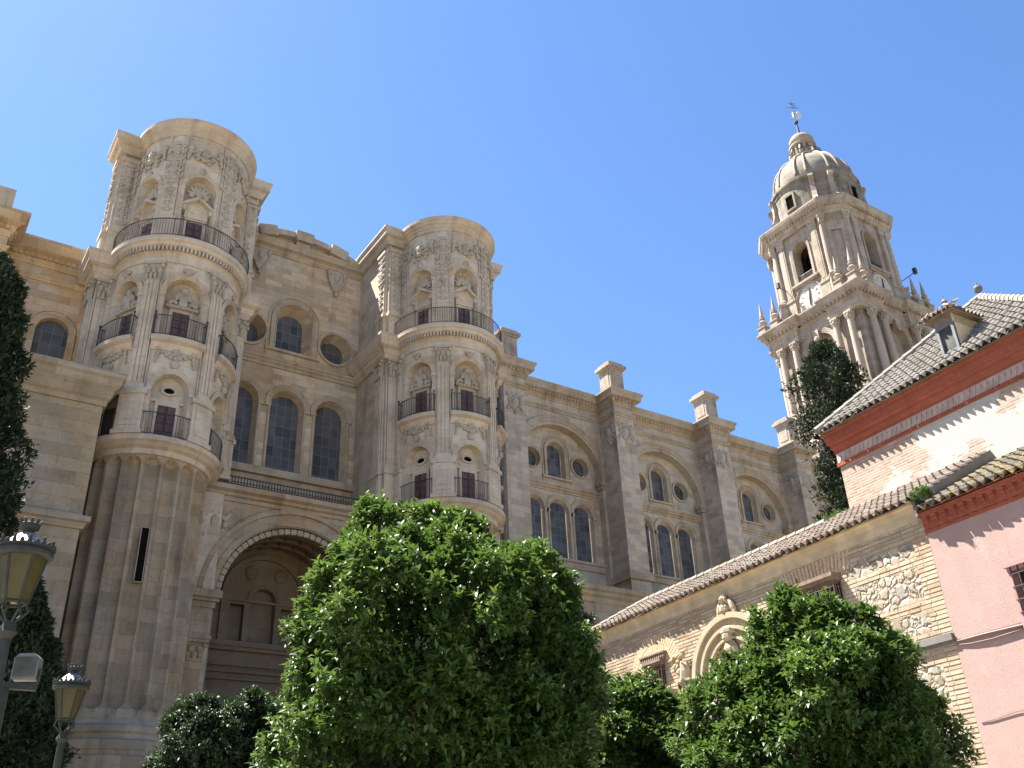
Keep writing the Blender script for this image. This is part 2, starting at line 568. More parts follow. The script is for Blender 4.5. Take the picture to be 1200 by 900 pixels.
def pedestal(mb, s, d0, z0, z1, w, pr=0.2):
    mb.box(s - w / 2, s + w / 2, d0 - .05, d0 + pr, z0, z1 - .22)
    mb.box(s - w * .58, s + w * .58, d0 - .05, d0 + pr + .08, z1 - .22, z1)
    mb.box(s - w * .58, s + w * .58, d0 - .05, d0 + pr + .08, z0, z0 + .2)
    mb.box(s - w * .36, s + w * .36, d0, d0 + pr + .03, z0 + .4, z1 - .42)

def door_leaf(w, z0, z1, d):
    mb = MB()
    mb.box(-w / 2, w / 2, d - .04, d, z0, z1)
    rows = 4
    for i in range(rows):
        a = z0 + .06 + (z1 - z0 - .06) * i / rows
        b = a + (z1 - z0 - .06) / rows - .07
        for sg in (-1, 1):
            c = sg * w / 4
            mb.box(c - w * .19, c + w * .19, d, d + .035, a, b)
    mb.box(-.015, .015, d, d + .05, z0, z1)
    return mb

def railing_arc(R, th0, th1, z0, z1, pitch, posts=True, dome=True):
    """curved iron railing on a circle of radius R, angles in radians"""
    mb = MB()
    n = max(2, int(R * (th1 - th0) / pitch))
    P = lambda t, z: (R * math.sin(t), -R * math.cos(t), z)
    for i in range(n + 1):
        t = th0 + (th1 - th0) * i / n
        mb.tube([P(t, z0), P(t, z1)], 0.011, 4)
    for z, r in ((z1, .024), (z0 + .1, .016)):
        mb.tube([P(th0 + (th1 - th0) * i / (2 * n), z) for i in range(2 * n + 1)], r, 5)
    if posts:
        for t in (th0, th1):
            mb.tube([P(t, z0), P(t, z1 + .12)], 0.028, 6)
            x, y, z = P(t, z1 + .16)
            mb.blob(x, y, z, .06, .06, .06)
    return mb

# ================================================================== SETTING
g = MB()
g.add([(-900, -900, -.02), (900, -900, -.02), (900, 900, -.02), (-900, 900, -.02)], [(0, 1, 2, 3)])
m, n, p = new_mat('ground_earth')
tc = nd(n, 'ShaderNodeTexCoord')
f = noise(n, tc.outputs['Object'], .3, 6)
n.links.new(mixc(n, ramp(n, f, (.3, 0.), (.7, 1.)), (.14, .115, .085), (.19, .16, .12)), p.inputs['Base Color'])
p.inputs['Roughness'].default_value = .95
structure(obj('ground', g, m))
g = MB()
g.add([(-40, -30, .0), (30, -30, .0), (30, 16, .0), (-40, 16, .0)], [(0, 1, 2, 3)])
m, n, p = new_mat('courtyard_paving')
tc = nd(n, 'ShaderNodeTexCoord')
b = brick(n, tc.outputs['Object'], .6, .6, .012)
f = noise(n, tc.outputs['Object'], .8, 6)
c = mixc(n, ramp(n, f, (.3, 0.), (.7, 1.)), (.25, .22, .18), (.31, .28, .23))
c = mixc(n, b.outputs['Fac'], c, (.2, .17, .14))
n.links.new(c, p.inputs['Base Color'])
p.inputs['Roughness'].default_value = .8
structure(obj('courtyard_paving', g, m))

# ================================================================== STAIR TURRET (two of a kind)
BAYS = [R_(-63), R_(-4), R_(55)]
PILS = [R_(-33.5), R_(25.5), R_(84), R_(-93)]
RU, RM = 2.68, 2.85

def cornice_prof(z0, z1, out, base=0.0):
    h = z1 - z0
    return [(base - .25, z0), (base + .06, z0), (base + .06, z0 + .12 * h), (base + .3 * out, z0 + .22 * h), (base + .38 * out, z0 + .42 * h),
            (base + .8 * out, z0 + .5 * h), (base + .8 * out, z0 + .72 * h), (base + .9 * out, z0 + .8 * h), (base + out, z0 + .9 * h), (base + out, z1), (base - .25, z1 + .06)]

def make_turret(loc):
    root = thing('stair_turret', '', 'turret', loc)
    tt, tr, tf = M['turret'], M['turret_trim'], M['turret_flat']
    # --- middle storey drum with niches
    w = MB()
    A = R_(118)
    holes, backs = [], MB()
    for b in BAYS:
        s = b * RM
        for (z0, zs, hw, dep) in ((19.22, 21.5, .78, .42), (24.02, 26.45, .86, .42)):
            h = arch_pts(s, z0, hw, zs, 14)
            holes.append(h)
            backs.reveal(h, 0, -dep)
            backs.poly(h, -dep)
    w.wall(rect_pts(-A * RM, A * RM, 19.0, 28.3), holes, 0)
    w.join(backs)
    obj('drum', w, tt, root, T_cyl(RM), seg=.22, smooth=False)
    # --- upper storey drum
    w, holes, backs = MB(), [], MB()
    for b in BAYS:
        s = b * RU
        h = arch_pts(s, 29.4, .74, 32.85, 14)
        holes.append(h)
        backs.reveal(h, 0, -.42)
        backs.poly(h, -.42)
    w.wall(rect_pts(-A * RU, A * RU, 29.0, 36.4), holes, 0)
    w.join(backs)
    obj('drum', w, tt, root, T_cyl(RU), seg=.22)
    # --- archivolts, imposts, hood moulds
    for b in BAYS:
        a0, a1, a2 = MB(), MB(), MB()
        s = b * RM
        a0.arch_mould(s, 21.5, .78, 1.02, .09)
        a1.arch_mould(s, 26.45, .86, 1.10, .10)
        for sg in (-1, 1):
            a0.box(s + sg * .92 - .16, s + sg * .92 + .16, -.05, .10, 21.36, 21.5)
            a1.box(s + sg * .99 - .16, s + sg * .99 + .16, -.05, .10, 26.28, 26.45)
            a0.box(s + sg * .90 - .10, s + sg * .90 + .10, -.05, .05, 19.2, 21.36)
            a1.box(s + sg * .98 - .10, s + sg * .98 + .10, -.05, .06, 24.0, 26.28)
        s = b * RU
        a2.arch_mould(s, 32.85, .74, .95, .09)
        for sg in (-1, 1):
            a2.box(s + sg * .85 - .13, s + sg * .85 + .13, -.05, .09, 32.7, 32.85)
            a2.box(s + sg * .84 - .09, s + sg * .84 + .09, -.05, .05, 29.4, 32.7)
        obj('archivolt', a0, tr, root, T_cyl(RM), seg=.25)
        obj('archivolt', a1, tr, root, T_cyl(RM), seg=.25)
        obj('archivolt', a2, tr, root, T_cyl(RU), seg=.25)
    # --- pilasters
    for i, b in enumerate(PILS):
        q = MB()
        pedestal(q, 0, 0, 19.2, 21.3, 1.0, .24)
        pilaster(q, 0, 0, 21.3, 27.1, .62, .18, 3)
        q.box(-.42, .42, -.05, .14, 28.05, 28.32)
        Tc = T_cyl(RM)
        po = obj('pilaster', q, tr, root, lambda s, d, z, b=b: Tc(s + b * RM, d, z), seg=.4)
        q = MB()
        capital(q, 0, .05, 27.1, 28.06, .66)
        obj('capital', q, M['relief'], po, lambda s, d, z, b=b: Tc(s + b * RM, d, z))
        q = MB()
        q.box(-.42, .42, -.05, .14, 29.4, 30.7)
        q.box(-.48, .48, -.05, .2, 30.7, 30.86)
        q.box(-.32, .32, -.05, .12, 30.86, 35.6)
        for sg in (-1, 1): q.box(sg * .40 - .06, sg * .40 + .06, -.05, .07, 30.86, 36.2)
        Tu = T_cyl(RU)
        po = obj('pilaster', q, tr, root, lambda s, d, z, b=b: Tu(s + b * RU, d, z), seg=.4)
        q = MB()
        candelabra(q, 0, .13, 31.3, 33.1, .34)
        candelabra(q, 0, .15, 33.3, 35.6, .62)
        obj('carving', q, M['relief'], po, lambda s, d, z, b=b: Tu(s + b * RU, d, z))
    # --- per bay: doors, pediments, carving, balconies
    for b in BAYS:
        Tm = lambda s, d, z, b=b: T_cyl(RM)(s + b * RM, d, z)
        Tu = lambda s, d, z, b=b: T_cyl(RU)(s + b * RU, d, z)
        for z0, z1, T in ((19.2, 20.86, Tm), (24.0, 25.66, Tm), (29.4, 31.02, Tu)):
            obj('door', door_leaf(.86, z0, z1, -.36), M['door'], root, T)
        # low niche: door frame, ledge, oval window
        q = MB()
        q.band(rect_pts(-.58, .58, 19.2, 21.02), rect_pts(-.43, .43, 19.2, 20.86), -.42, -.3)
        q.box(-.78, .78, -.45, -.24, 21.02, 21.14)
        o1, o2 = circ_pts(0, 21.62, .42, .24), circ_pts(0, 21.62, .26, .14)
        q.band(o1, o2, -.44, -.34)
        ov = obj('oval_window', q, tr, root, Tm)
        q = MB()
        q.poly(circ_pts(0, 21.62, .27, .15), -.40)
        obj('pane', q, M['dark'], ov, Tm)
        # middle: door frame with scrolled pediment
        q = MB()
        q.band(rect_pts(-.60, .60, 24.0, 25.84), rect_pts(-.43, .43, 24.0, 25.66), -.42, -.28)
        q.box(-.76, .76, -.42, -.12, 25.84, 25.98)
        for sg in (-1, 1):
            q.tube([(sg * (.70 - .07 * k), -.28, 26.05 + .16 * math.sin(k * .5)) for k in range(7)], .10, 6)
            q.blob(sg * .28, -.25, 26.5, .16, .12, .24, sg * .5)
            q.blob(sg * .62, -.25, 26.14, .14, .13, .14)
        q.box(-.20, .20, -.42, -.2, 25.98, 26.62)
        q.box(-.26, .26, -.42, -.16, 26.62, 26.7)
        q.blob(0, -.24, 26.85, .22, .12, .18)
        for k in range(-2, 3): q.blob(k * .26, -.2, 25.9, .08, .1, .1)
        obj('door_pediment', q, M['relief'], root, Tm)
        # upper: door frame, triangular pediment, shell
        q = MB()
        q.band(rect_pts(-.56, .56, 29.4, 31.2), rect_pts(-.43, .43, 29.4, 31.02), -.42, -.28)
        q.box(-.60, .60, -.42, -.2, 31.2, 31.75)
        q.prism([(-.84, 31.72), (-.84, 31.86), (0, 32.42), (.84, 31.86), (.84, 31.72), (0, 32.22)], -.42, .04)
        q.prism([(-.7, 31.78), (.7, 31.78), (0, 32.25)], -.42, -.22)
        for sg in (-1, 1): q.box(sg * .66 - .1, sg * .66 + .1, -.42, .0, 31.5, 31.78)
        po = obj('door_pediment', q, tr, root, Tu)
        q = MB()
        shell(q, 0, -.32, 32.7, .74)
        obj('shell', q, M['relief'], po, Tu)
        # carved swags
        q = MB()
        festoon(q, 0, .06, 23.45, 1.5, .38, .10)
        obj('swag', q, M['relief'], root, Tm)
        q = MB()
        q.blob(0, .08, 22.72, .2, .16, .22)
        obj('carved_boss', q, M['relief'], root, Tm)
        q = MB()
        festoon(q, 0, .07, 35.3, 1.45, .62, .13, 11)
        for k in range(10): q.blob(rnd.uniform(-.5, .5), .07, rnd.uniform(34.3, 35.3), .11, .10, .13, rnd.uniform(-1, 1))
        obj('swag', q, M['relief'], root, Tu)
        q = MB()
        q.blob(0, .08, 33.9, .18, .12, .2)
        obj('carved_boss', q, M['relief'], root, Tu)
        q = MB()
        q.blob(0, .10, 27.66, .16, .14, .2)
        for sg in (-1, 1): q.blob(sg * .16, .08, 27.76, .12, .1, .1, sg * .4)
        obj('keystone', q, M['relief'], root, Tm)
        # middle balcony: bowed slab and railing
        hw = R_(21.5)
        q = MB()
        q.lathe([(2.7, 23.35), (2.9, 23.4), (3.0, 23.56), (3.06, 23.7), (3.26, 23.78), (3.26, 23.99), (2.4, 24.0)], n=14, a0=b - hw, a1=b + hw)
        for sg in (-1, 1):
            a = b + sg * hw
            pr = [(2.4, 23.35), (2.9, 23.4), (3.0, 23.56), (3.06, 23.7), (3.26, 23.78), (3.26, 23.99), (2.4, 24.0)]
            q.add([(r * math.sin(a), -r * math.cos(a), z) for r, z in pr], [tuple(range(len(pr)))])
        ba = obj('balcony', q, tr, root)
        q = railing_arc(3.18, b - hw * .97, b + hw * .97, 24.0, 25.05, .125)
        for sg in (-1, 1):
            a = b + sg * hw * .97
            for r in (2.9, 3.04):
                q.tube([(r * math.sin(a), -r * math.cos(a), z) for z in (24.0, 25.05)], .016, 4)
            q.tube([(r * math.sin(a), -r * math.cos(a), 25.05) for r in (2.8, 3.18)], .03, 5)
        obj('railing', q, M['iron'], ba)
        # lower railing on the ledge
        hw = R_(23)
        q = railing_arc(2.99, b - hw, b + hw, 19.2, 20.28, .125)
        for sg in (-1, 1):
            a = b + sg * hw
            q.tube([(r * math.sin(a), -r * math.cos(a), 20.28) for r in (2.75, 2.99)], .03, 5)
        obj('railing', q, M['iron'], root)
    # --- ring mouldings
    q = MB()
    q.lathe([(2.3, 18.45), (2.62, 18.5), (2.66, 18.72), (2.84, 18.8), (2.98, 18.92), (3.08, 18.98), (3.08, 19.2), (2.3, 19.22)], n=64, a0=-R_(125), a1=R_(125))
    obj('base_ledge', q, tr, root)
    q = MB()
    q.lathe([(2.8, 28.1), (2.93, 28.12), (2.93, 28.34), (2.9, 28.36), (2.9, 28.62), (3.0, 28.68), (3.0, 28.86), (3.2, 28.92), (3.24, 29.08), (3.34, 29.14), (3.34, 29.38), (2.5, 29.4)], n=72, a0=-R_(125), a1=R_(125))
    rb = obj('ring_balcony', q, tr, root)
    q = MB()
    for i in range(74):
        t = -R_(122) + R_(244) * i / 73
        for_ = [(r * math.sin(t + dt), -r * math.cos(t + dt)) for r, dt in ((2.95, -.015), (2.95, .015), (3.17, .015), (3.17, -.015))]
        q.add([(x, y, 28.68) for x, y in for_] + [(x, y, 28.9) for x, y in for_], [(0, 3, 2, 1), (4, 5, 6, 7), (0, 1, 5, 4), (1, 2, 6, 5), (2, 3, 7, 6), (3, 0, 4, 7)])
    obj('dentils', q, tr, rb)
    obj('railing', railing_arc(3.24, -R_(112), R_(112), 29.4, 30.42, .13), M['iron'], rb)
    q = MB()
    q.lathe([(2.6, 36.1), (2.76, 36.12), (2.76, 36.3), (2.84, 36.36), (2.84, 36.5), (2.96, 36.56), (2.96, 36.72), (3.06, 36.8), (3.06, 37.0), (2.9, 37.06), (0.0, 37.1)], n=72)
    obj('top_cornice', q, tr, root)
    # --- corner pilasters of the square body, two orders, and their entablatures
    fr = -.45
    path = [(-3.6, 11), (-3.6, .45), (-2.2, .45)]
    for side in (-1, 1):
        def Tf(s, d, z): return (s * side, .45 - d, z)
        def Ts(s, d, z): return ((3.6 + d) * side, .45 + s, z)
        for T, sc in ((Tf, 3.12), (Ts, .62)):
            e = MB()
            pedestal(e, sc, 0, 19.2, 21.4, .96, .2)
            pilaster(e, sc, 0, 21.4, 27.1, .74, .16, 3)
            po = obj('corner_pilaster', e, tr, root, T)
            e = MB(); capital(e, sc, .08, 27.1, 28.1, .74)
            obj('capital', e, M['relief'], po, T)
            e = MB()
            pedestal(e, sc, 0, 29.35, 31.2, .92, .18)
            e.box(sc - .36, sc + .36, -.05, .14, 31.2, 35.5)
            for sg in (-1, 1): e.box(sc + sg * .42 - .05, sc + sg * .42 + .05, -.05, .08, 31.2, 36.1)
            e.box(sc - .48, sc + .48, -.05, .24, 35.5, 35.7)
            po = obj('corner_pilaster', e, tr, root, T)
            e = MB(); candelabra(e, sc, .16, 31.6, 33.4, .36); candelabra(e, sc, .18, 33.5, 35.3, .6)
            obj('carving', e, M['relief'], po, T)
        e = MB(); pilaster(e, 2.36, 0, 19.4, 27.2, .36, .08, 1)
        obj('side_pilaster', e, tr, root, Tf)
    # --- fluted shaft
    q = MB()
    NF, PER = 20, 14
    R0, dep = 2.52, .30
    zt, zb = 18.42, 8.25
    zs = [7.9] + [zb + .02 + .045 * i for i in range(9)] + [zb + .6 + (zt - zb - 1.2) * i / 8 for i in range(9)] + [zt - .42 + .045 * i for i in range(10)] + [18.6]
    cols = NF * PER
    hw = 2 * PI * R0 / NF * .38
    th_sl = R_(-6)
    for z in zs:
        for c in range(cols):
            t = 2 * PI * c / cols
            u = ((c % PER) / PER - .5) * 2 * PI * R0 / NF
            rho = abs(u) / hw
            k = 0.0
            if rho < 1 and zb <= z <= zt:
                e = 0.0
                if z > zt - hw: e = (z - (zt - hw)) / hw
                # lower ends are hanging scallops: the fillet curves down between the flutes
                if z < zb + hw: e = ((zb + hw) - z) / hw
                q2 = rho * rho + e * e
                if q2 < 1: k = (1 - q2) ** .36
            r = R0 - dep * k
            q.v.append((r * math.sin(t), -r * math.cos(t), z))
    for i in range(len(zs) - 1):
        zc = (zs[i] + zs[i + 1]) / 2
        for c in range(cols):
            d = (c + 1) % cols
            q.f.append((i * cols + c, i * cols + d, (i + 1) * cols + d, (i + 1) * cols + c))
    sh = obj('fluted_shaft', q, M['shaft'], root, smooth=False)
    q = MB()
    Tsl = lambda s, d, z: T_cyl(R0)(s + th_sl * R0, d, z)
    q.band(rect_pts(-.17, .17, 13.03, 15.32), rect_pts(-.13, .13, 13.07, 15.28), -.25, .001)
    q2 = MB(); q2.poly(rect_pts(-.135, .135, 13.065, 15.285), .004)
    slit = obj('slit_window', q, M['shaft'], root, Tsl)
    obj('pane', q2, M['dark'], slit, Tsl)
    q = MB()
    q.lathe([(3.0, 0), (3.0, 6.55), (2.92, 6.6), (2.92, 6.75), (2.95, 6.8), (2.95, 7.1), (2.78, 7.2), (2.78, 7.34), (2.84, 7.42), (2.84, 7.6), (2.68, 7.72), (2.6, 7.86), (2.5, 7.95), (2.0, 8.0)], n=56)
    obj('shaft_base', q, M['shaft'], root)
    # small roof hatch behind the top cornice
    q = MB()
    q.box(-2.2, -1.2, -2.4, -1.4, 36.9, 37.5)
    q.prism([(-2.3, 37.5), (-1.1, 37.5), (-1.7, 37.85)], -2.5, -1.3)
    obj('roof_hatch', q, M['slate'], root, lambda s, d, z: (s, -d, z))
    return root

def turret_body(root, dl, dr):
    """square body with its two entablatures; dl, dr = how far the left and right flanks run back"""
    body = MB()
    body.box(-3.6, 3.6, -11.3, -.45, 0, 19.1)
    body.box(-3.6, 3.6, -1.4, -.45, 19.1, 36.3)
    body.box(-3.6 if dl > 2 else -1.6, 3.6 if dr > 2 else 1.6, -11.3, -1.4, 19.1, 36.3)
    obj('body', body, M['turret_flat'], root, T=lambda s, d, z: (s, -d, z))
    for side, dp in ((-1, dl), (1, dr)):
        for (z0, z1, out) in ((28.1, 29.4, .62), (36.0, 37.02, .45)):
            q = MB()
            pth = [(-3.6, dp), (-3.6, .45), (-1.6, .45)]
            if dp < 2: pth = [(-1.6, dp)] + pth
            q.sweep(pth, cornice_prof(z0, z1, out, .12))
            q.dentils(pth[-3:-1], .14, .14 + .34 * out / .62, z0 + .4 * (z1 - z0), z0 + .5 * (z1 - z0) + .05, .26)
            if side > 0: q.v = [(-a, b, c) for a, b, c in q.v]
            obj('entablature', q, M['turret_trim'], root)
t1 = make_turret((8.25, 40.7, 0))
t1['label'] = 'left stair turret of pale carved stone above a visible fluted shaft'
t1['group'] = 'round stair turrets flanking the portal'
t2 = copy_tree(t1)
t2.location = (23.55, 40.7, 0)
turret_body(t1, 1.55, 4.6)
turret_body(t2, 4.6, 1.55)
t2['label'] = 'right stair turret of pale carved stone rising behind the large orange tree'

# ================================================================== CATHEDRAL: transept, portal, nave
cath = thing('cathedral', 'sandstone cathedral with arched windows, deep portal and long buttressed nave wall', 'cathedral', (15.9, 45, 0))
CO = (15.9, 45, 0)
def part(name, mb, mat, T=None, parent=None, **k):
    return obj(name, mb, mat, parent or cath, T, off=CO, **k)

CX = 15.85
NY = 52.0
def win_set(cx, Y, trio, trio_hw, sill, spring, up_hw, up_z0, up_zs, oc_dx, oc_z, oc_r, dep, splay=.3, ocs=.80):
    """three tall arched windows, one arched window and two round ones above a string course: holes + objects"""
    holes = []
    T = T_wall(Y)
    rev = MB()
    for dx in trio:
        h = arch_pts(cx + dx, sill, trio_hw + .12, spring, 14)
        h2 = arch_pts(cx + dx, sill + .05, trio_hw, spring, 14)
        holes.append(h)
        rev.loft(h, 0, h2, -dep)
        q = MB()
        q.arch_mould(cx + dx, spring, trio_hw + .14, trio_hw + .46, .12)
        for sg in (-1, 1):
            q.box(cx + dx + sg * (trio_hw + .28) - .17, cx + dx + sg * (trio_hw + .28) + .17, -.05, .14, spring - .22, spring)
            q.tube([(cx + dx + sg * (trio_hw + .2), .02, sill), (cx + dx + sg * (trio_hw + .2), .02, spring - .2)], .09, 8)
        wo = part('arched_window', q, M['trim'], T)
        q = MB(); q.poly(h2, -dep + .03); part('leaded_glass', q, M['glass'], T, wo)
    h = arch_pts(cx, up_z0, up_hw + splay, up_zs, 16)
    h2 = arch_pts(cx, up_z0 + .05, up_hw, up_zs - .05, 16)
    holes.append(h)
    rev.loft(h, 0, h2, -dep * 1.5)
    q = MB()
    q.arch_mould(cx, up_zs, up_hw + splay + .02, up_hw + splay + .30, .12, up_z0)
    q.arch_band(cx, up_zs, up_hw + splay + .42, up_hw + splay + .50, -.02, .06, up_z0 - .35)
    q.box(cx - up_hw - splay - .55, cx + up_hw + splay + .55, -.05, .2, up_z0 - .16, up_z0)
    wo = part('arched_window', q, M['trim'], T)
    q = MB(); q.poly(h2, -dep * 1.5 + .03); part('leaded_glass', q, M['glass'], T, wo)
    for sg in (-1, 1):
        h = circ_pts(cx + sg * oc_dx, oc_z, oc_r, n=28)
        h2 = circ_pts(cx + sg * oc_dx, oc_z, oc_r * ocs, n=28)
        holes.append(h)
        rev.loft(h, 0, h2, -dep * 1.4)
        q = MB()
        q.band(circ_pts(cx + sg * oc_dx, oc_z, oc_r + .16, n=28), circ_pts(cx + sg * oc_dx, oc_z, oc_r + .01, n=28), -.02, .12)
        wo = part('round_window', q, M['trim'], T)
        q = MB(); q.poly(h2, -dep * 1.4 + .03); part('leaded_glass', q, M['glass'], T, wo)
    return holes, rev

# ---- transept front
holes, rev = win_set(CX, 45, (-2.62, 0, 2.62), .84, 21.95, 25.85, .78, 29.3, 31.45, 2.62, 30.28, .98, .5)
w = MB()
w.wall(rect_pts(11.8, 20.1, 18.5, 36.6), holes, 0)
w.join(rev)
part('transept_wall', w, M['transept'], T_wall(45))
q = MB()
q.box(11.7, 20.1, -.05, .18, 21.62, 21.95)
q.box(11.7, 20.1, -.05, .28, 21.5, 21.62)
q.box(11.7, 20.1, -.05, .10, 20.9, 21.1)
part('window_sill', q, M['trim'], T_wall(45))
q = MB()
pth = [(11.7, 45), (19.96, 45)]
q.sweep(pth, [(-.1, 28.1), (.08, 28.1), (.08, 28.25), (.2, 28.32), (.2, 28.42), (.3, 28.48), (.3, 28.6), (-.1, 28.66)])
part('string_course', q, M['trim'])
q = MB()
q.sweep(pth, cornice_prof(35.7, 36.5, .5))
q.dentils(pth, .08, .22, 35.98, 36.12, .24)
part('cornice', q, M['trim'])
# segmental pediment with its raking mouldings, stepped attic blocks and hanging scrolls
q = MB()
PRA = 9.0
arc = lambda r, a0=-25.6, a1=25.6, k=20: [(15.9 + r * math.sin(a), 37.5 - PRA + r * math.cos(a)) for a in [R_(a0) + R_(a1 - a0) * i / k for i in range(k + 1)]]
o_, i_ = arc(PRA), arc(PRA - .38)
q.prism([(12.0, 36.3)] + arc(PRA - .1) + [(19.8, 36.3)], -.8, .05)
m_ = len(o_)
v = [(a, .42, b) for a, b in o_] + [(a, .42, b) for a, b in i_] + [(a, -.8, b) for a, b in o_] + [(a, -.8, b) for a, b in i_]
f = []
for i in range(m_ - 1):
    f += [(i, i + 1, m_ + i + 1, m_ + i), (i, 2 * m_ + i, 2 * m_ + i + 1, i + 1), (m_ + i, m_ + i + 1, 3 * m_ + i + 1, 3 * m_ + i)]
q.add(v, f)
for ac in (-15.0, 0.0, 15.0):
    oo, ii = arc(PRA + .10, ac - 3.6, ac + 3.6, 5), arc(PRA - .60, ac - 3.6, ac + 3.6, 5)
    q.prism(oo + ii[::-1], -.75, .58)
    q.prism([(oo[0][0] + .1, 36.3), (oo[-1][0] - .1, 36.3), (ii[-1][0] - .1, ii[-1][1]), (ii[0][0] + .1, ii[0][1])], -.7, .34)
part('pediment', q, M['trim'], T_wall(45))
for sc in (13.45, 18.25):
    q = MB()
    q.prism([(sc - .45, 35.75), (sc + .45, 35.75), (sc + .42, 35.0), (sc + .12, 34.35), (sc, 34.1), (sc - .12, 34.35), (sc - .42, 35.0)], -.03, .14)
    for sg in (-1, 1):
        q.tube([(sc + sg * .5, .1, 35.8), (sc + sg * .52, .16, 35.2), (sc + sg * .34, .16, 34.75), (sc + sg * .1, .16, 34.25)], .07, 6)
        q.blob(sc + sg * .5, .14, 35.55, .16, .14, .2)
    q.blob(sc, .16, 34.1, .12, .12, .2)
    q.blob(sc, .16, 35.3, .22, .12, .3)
    part('hanging_scroll', q, M['relief'], T_wall(45))
# roof slab behind
q = MB()
q.box(11.5, 20.2, -7.5, -.6, 36.2, 36.6)
part('transept_roof', q, M['slate'], T_wall(45))

# ---- portal storey between the shafts
PX, PZ, PR = 15.62, 13.85, 3.66
w = MB()
hp = arch_pts(PX, 0.4, PR, PZ, 28)
w.wall(rect_pts(10.2, 21.6, 0, 18.95), [hp], 0)
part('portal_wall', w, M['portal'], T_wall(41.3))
q = MB()
q.reveal(hp[1:] + hp[:1], 0, -3.3)
q.f = q.f[:-1]
for k in range(3): q.arch_band(PX, PZ, PR - .16, PR + .02, -1.0 - k * .9, -.72 - k * .9, n=28)
for k in range(15):
    a = PI * (k + .5) / 15
    q.tube([(PX + (PR - .06) * math.cos(a), -.3, PZ + (PR - .06) * math.sin(a)), (PX + (PR - .06) * math.cos(a), -3.2, PZ + (PR - .06) * math.sin(a))], .09, 4)
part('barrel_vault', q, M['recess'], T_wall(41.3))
q = MB()
q.arch_band(PX, PZ, PR + .04, PR + .30, -.02, .10, n=30)
q.arch_band(PX, PZ, PR + .30, PR + .62, -.02, .05, n=30)
q.arch_band(PX, PZ, PR + .62, PR + .84, -.02, .20, n=30)
part('archivolt', q, M['portal'], T_wall(41.3))
q = MB()
NR = 34
for k in range(NR):
    a = PI * (k + .5) / NR
    for j in range(4):
        g_ = a + (j % 2 - .5) * .035
        q.blob(PX + (PR - .10 - .10 * (j // 2)) * math.cos(g_), -.18, PZ + (PR - .10 - .10 * (j // 2)) * math.sin(g_), .10, .12, .10)
part('rosettes', q, M['relief'], T_wall(41.3))
for sg in (-1, 1):
    q = MB()
    c = PX + sg * (PR + .82)
    q.box(c - .98, c + .98, -.3, .70, 13.50, 13.84)
    q.box(c - .90, c + .90, -.3, .60, 13.36, 13.50)
    q.box(c - .78, c + .78, -.3, .46, 13.10, 13.36)
    q.box(c - .70, c + .70, -.3, .40, 11.9, 13.10)
    q.box(c - .76, c + .76, -.3, .46, 11.75, 11.9)
    pi_ = part('pier', q, M['portal'], T_wall(41.3))
    q = MB()
    capital(q, c, .1, 10.9, 11.75, 1.0, .2)
    q.box(c - .5, c + .5, -.1, .28, 2.0, 10.9)
    q.box(c - .68, c + .68, -.1, .42, 0, 2.0)
    part('pier_pilaster', q, M['portal'], T_wall(41.3), pi_)
q = MB()
shield(q, 11.55, .05, 17.1, 1.2, 1.3)
q.blob(11.1, .04, 16.5, .2, .14, .3); q.blob(12.0, .04, 16.5, .2, .14, .3)
part('carved_shield', q, M['relief'], T_wall(41.3))
q = MB()
shield(q, 19.7, .05, 17.1, 1.2, 1.3)
part('carved_shield', q, M['relief'], T_wall(41.3))
# ledge + gallery railing
q = MB()
q.sweep([(10.6, 41.3), (21.2, 41.3)], [(-.3, 18.3), (.08, 18.3), (.08, 18.5), (.2, 18.56), (.2, 18.68), (.42, 18.76), (.42, 19.0), (-4, 19.04)])
part('gallery_ledge', q, M['portal'])
q = MB()
x0, x1, yy = 10.9, 20.6, 41.05
for i in range(66):
    x = x0 + (x1 - x0) * i / 65
    q.tube([(x, yy, 19.0), (x, yy, 19.46)], .028, 4)
for z in (19.46, 19.08): q.tube([(x0, yy, z), (x1, yy, z)], .035, 5)
part('gallery_railing', q, M['iron'])
# tympanum wall in the recess
w = MB()
nh = [arch_pts(15.35, 12.72, .62, 14.75, 12), rect_pts(13.72, 14.42, 12.72, 14.5), rect_pts(16.28, 16.98, 12.72, 14.5)]
w.wall(rect_pts(PX - PR - .2, PX + PR + .2, 0, PZ + PR + .1), nh, 0)
for h in nh:
    w.reveal(h, 0, -.4)
    w.poly(h, -.4)
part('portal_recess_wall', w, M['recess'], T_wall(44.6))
q = MB()
q.arch_mould(15.35, 14.75, .64, .82, .10)
q.arch_band(15.35, 14.95, 1.88, 2.12, -.02, .14, 12.6, 24)
q.box(13.4, 17.3, -.05, .08, 14.62, 14.74)
q.box(11.9, 19.3, -.05, .30, 12.42, 12.66)
q.box(11.9, 19.3, -.05, .20, 12.24, 12.42)
q.box(11.9, 19.3, -.05, .12, 11.55, 11.66)
q.box(11.9, 19.3, -.05, .30, 11.2, 11.36)
q.box(11.9, 19.3, -.05, .16, 10.9, 11.2)
for sg in (-1, 1):
    q.blob(15.35 + sg * .75, .05, 16.1, .35, .12, .35)
    q.tube([(15.35 + sg * 2.9, .05, 0), (15.35 + sg * 2.9, .05, 10.8)], .36, 14)
q.arch_mould(15.4, 7.4, 1.9, 2.4, .16, 0)
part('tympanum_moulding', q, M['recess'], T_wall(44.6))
q = MB()
q.box(13.5, 17.3, 0, .06, 0, 7.4)
for k in range(2):
    for j in range(4): q.box(13.7 + k * 1.85, 15.3 + k * 1.85, .06, .12, .3 + j * 1.75, 1.8 + j * 1.75)
part('portal_door', q, M['door'], T_wall(44.6))

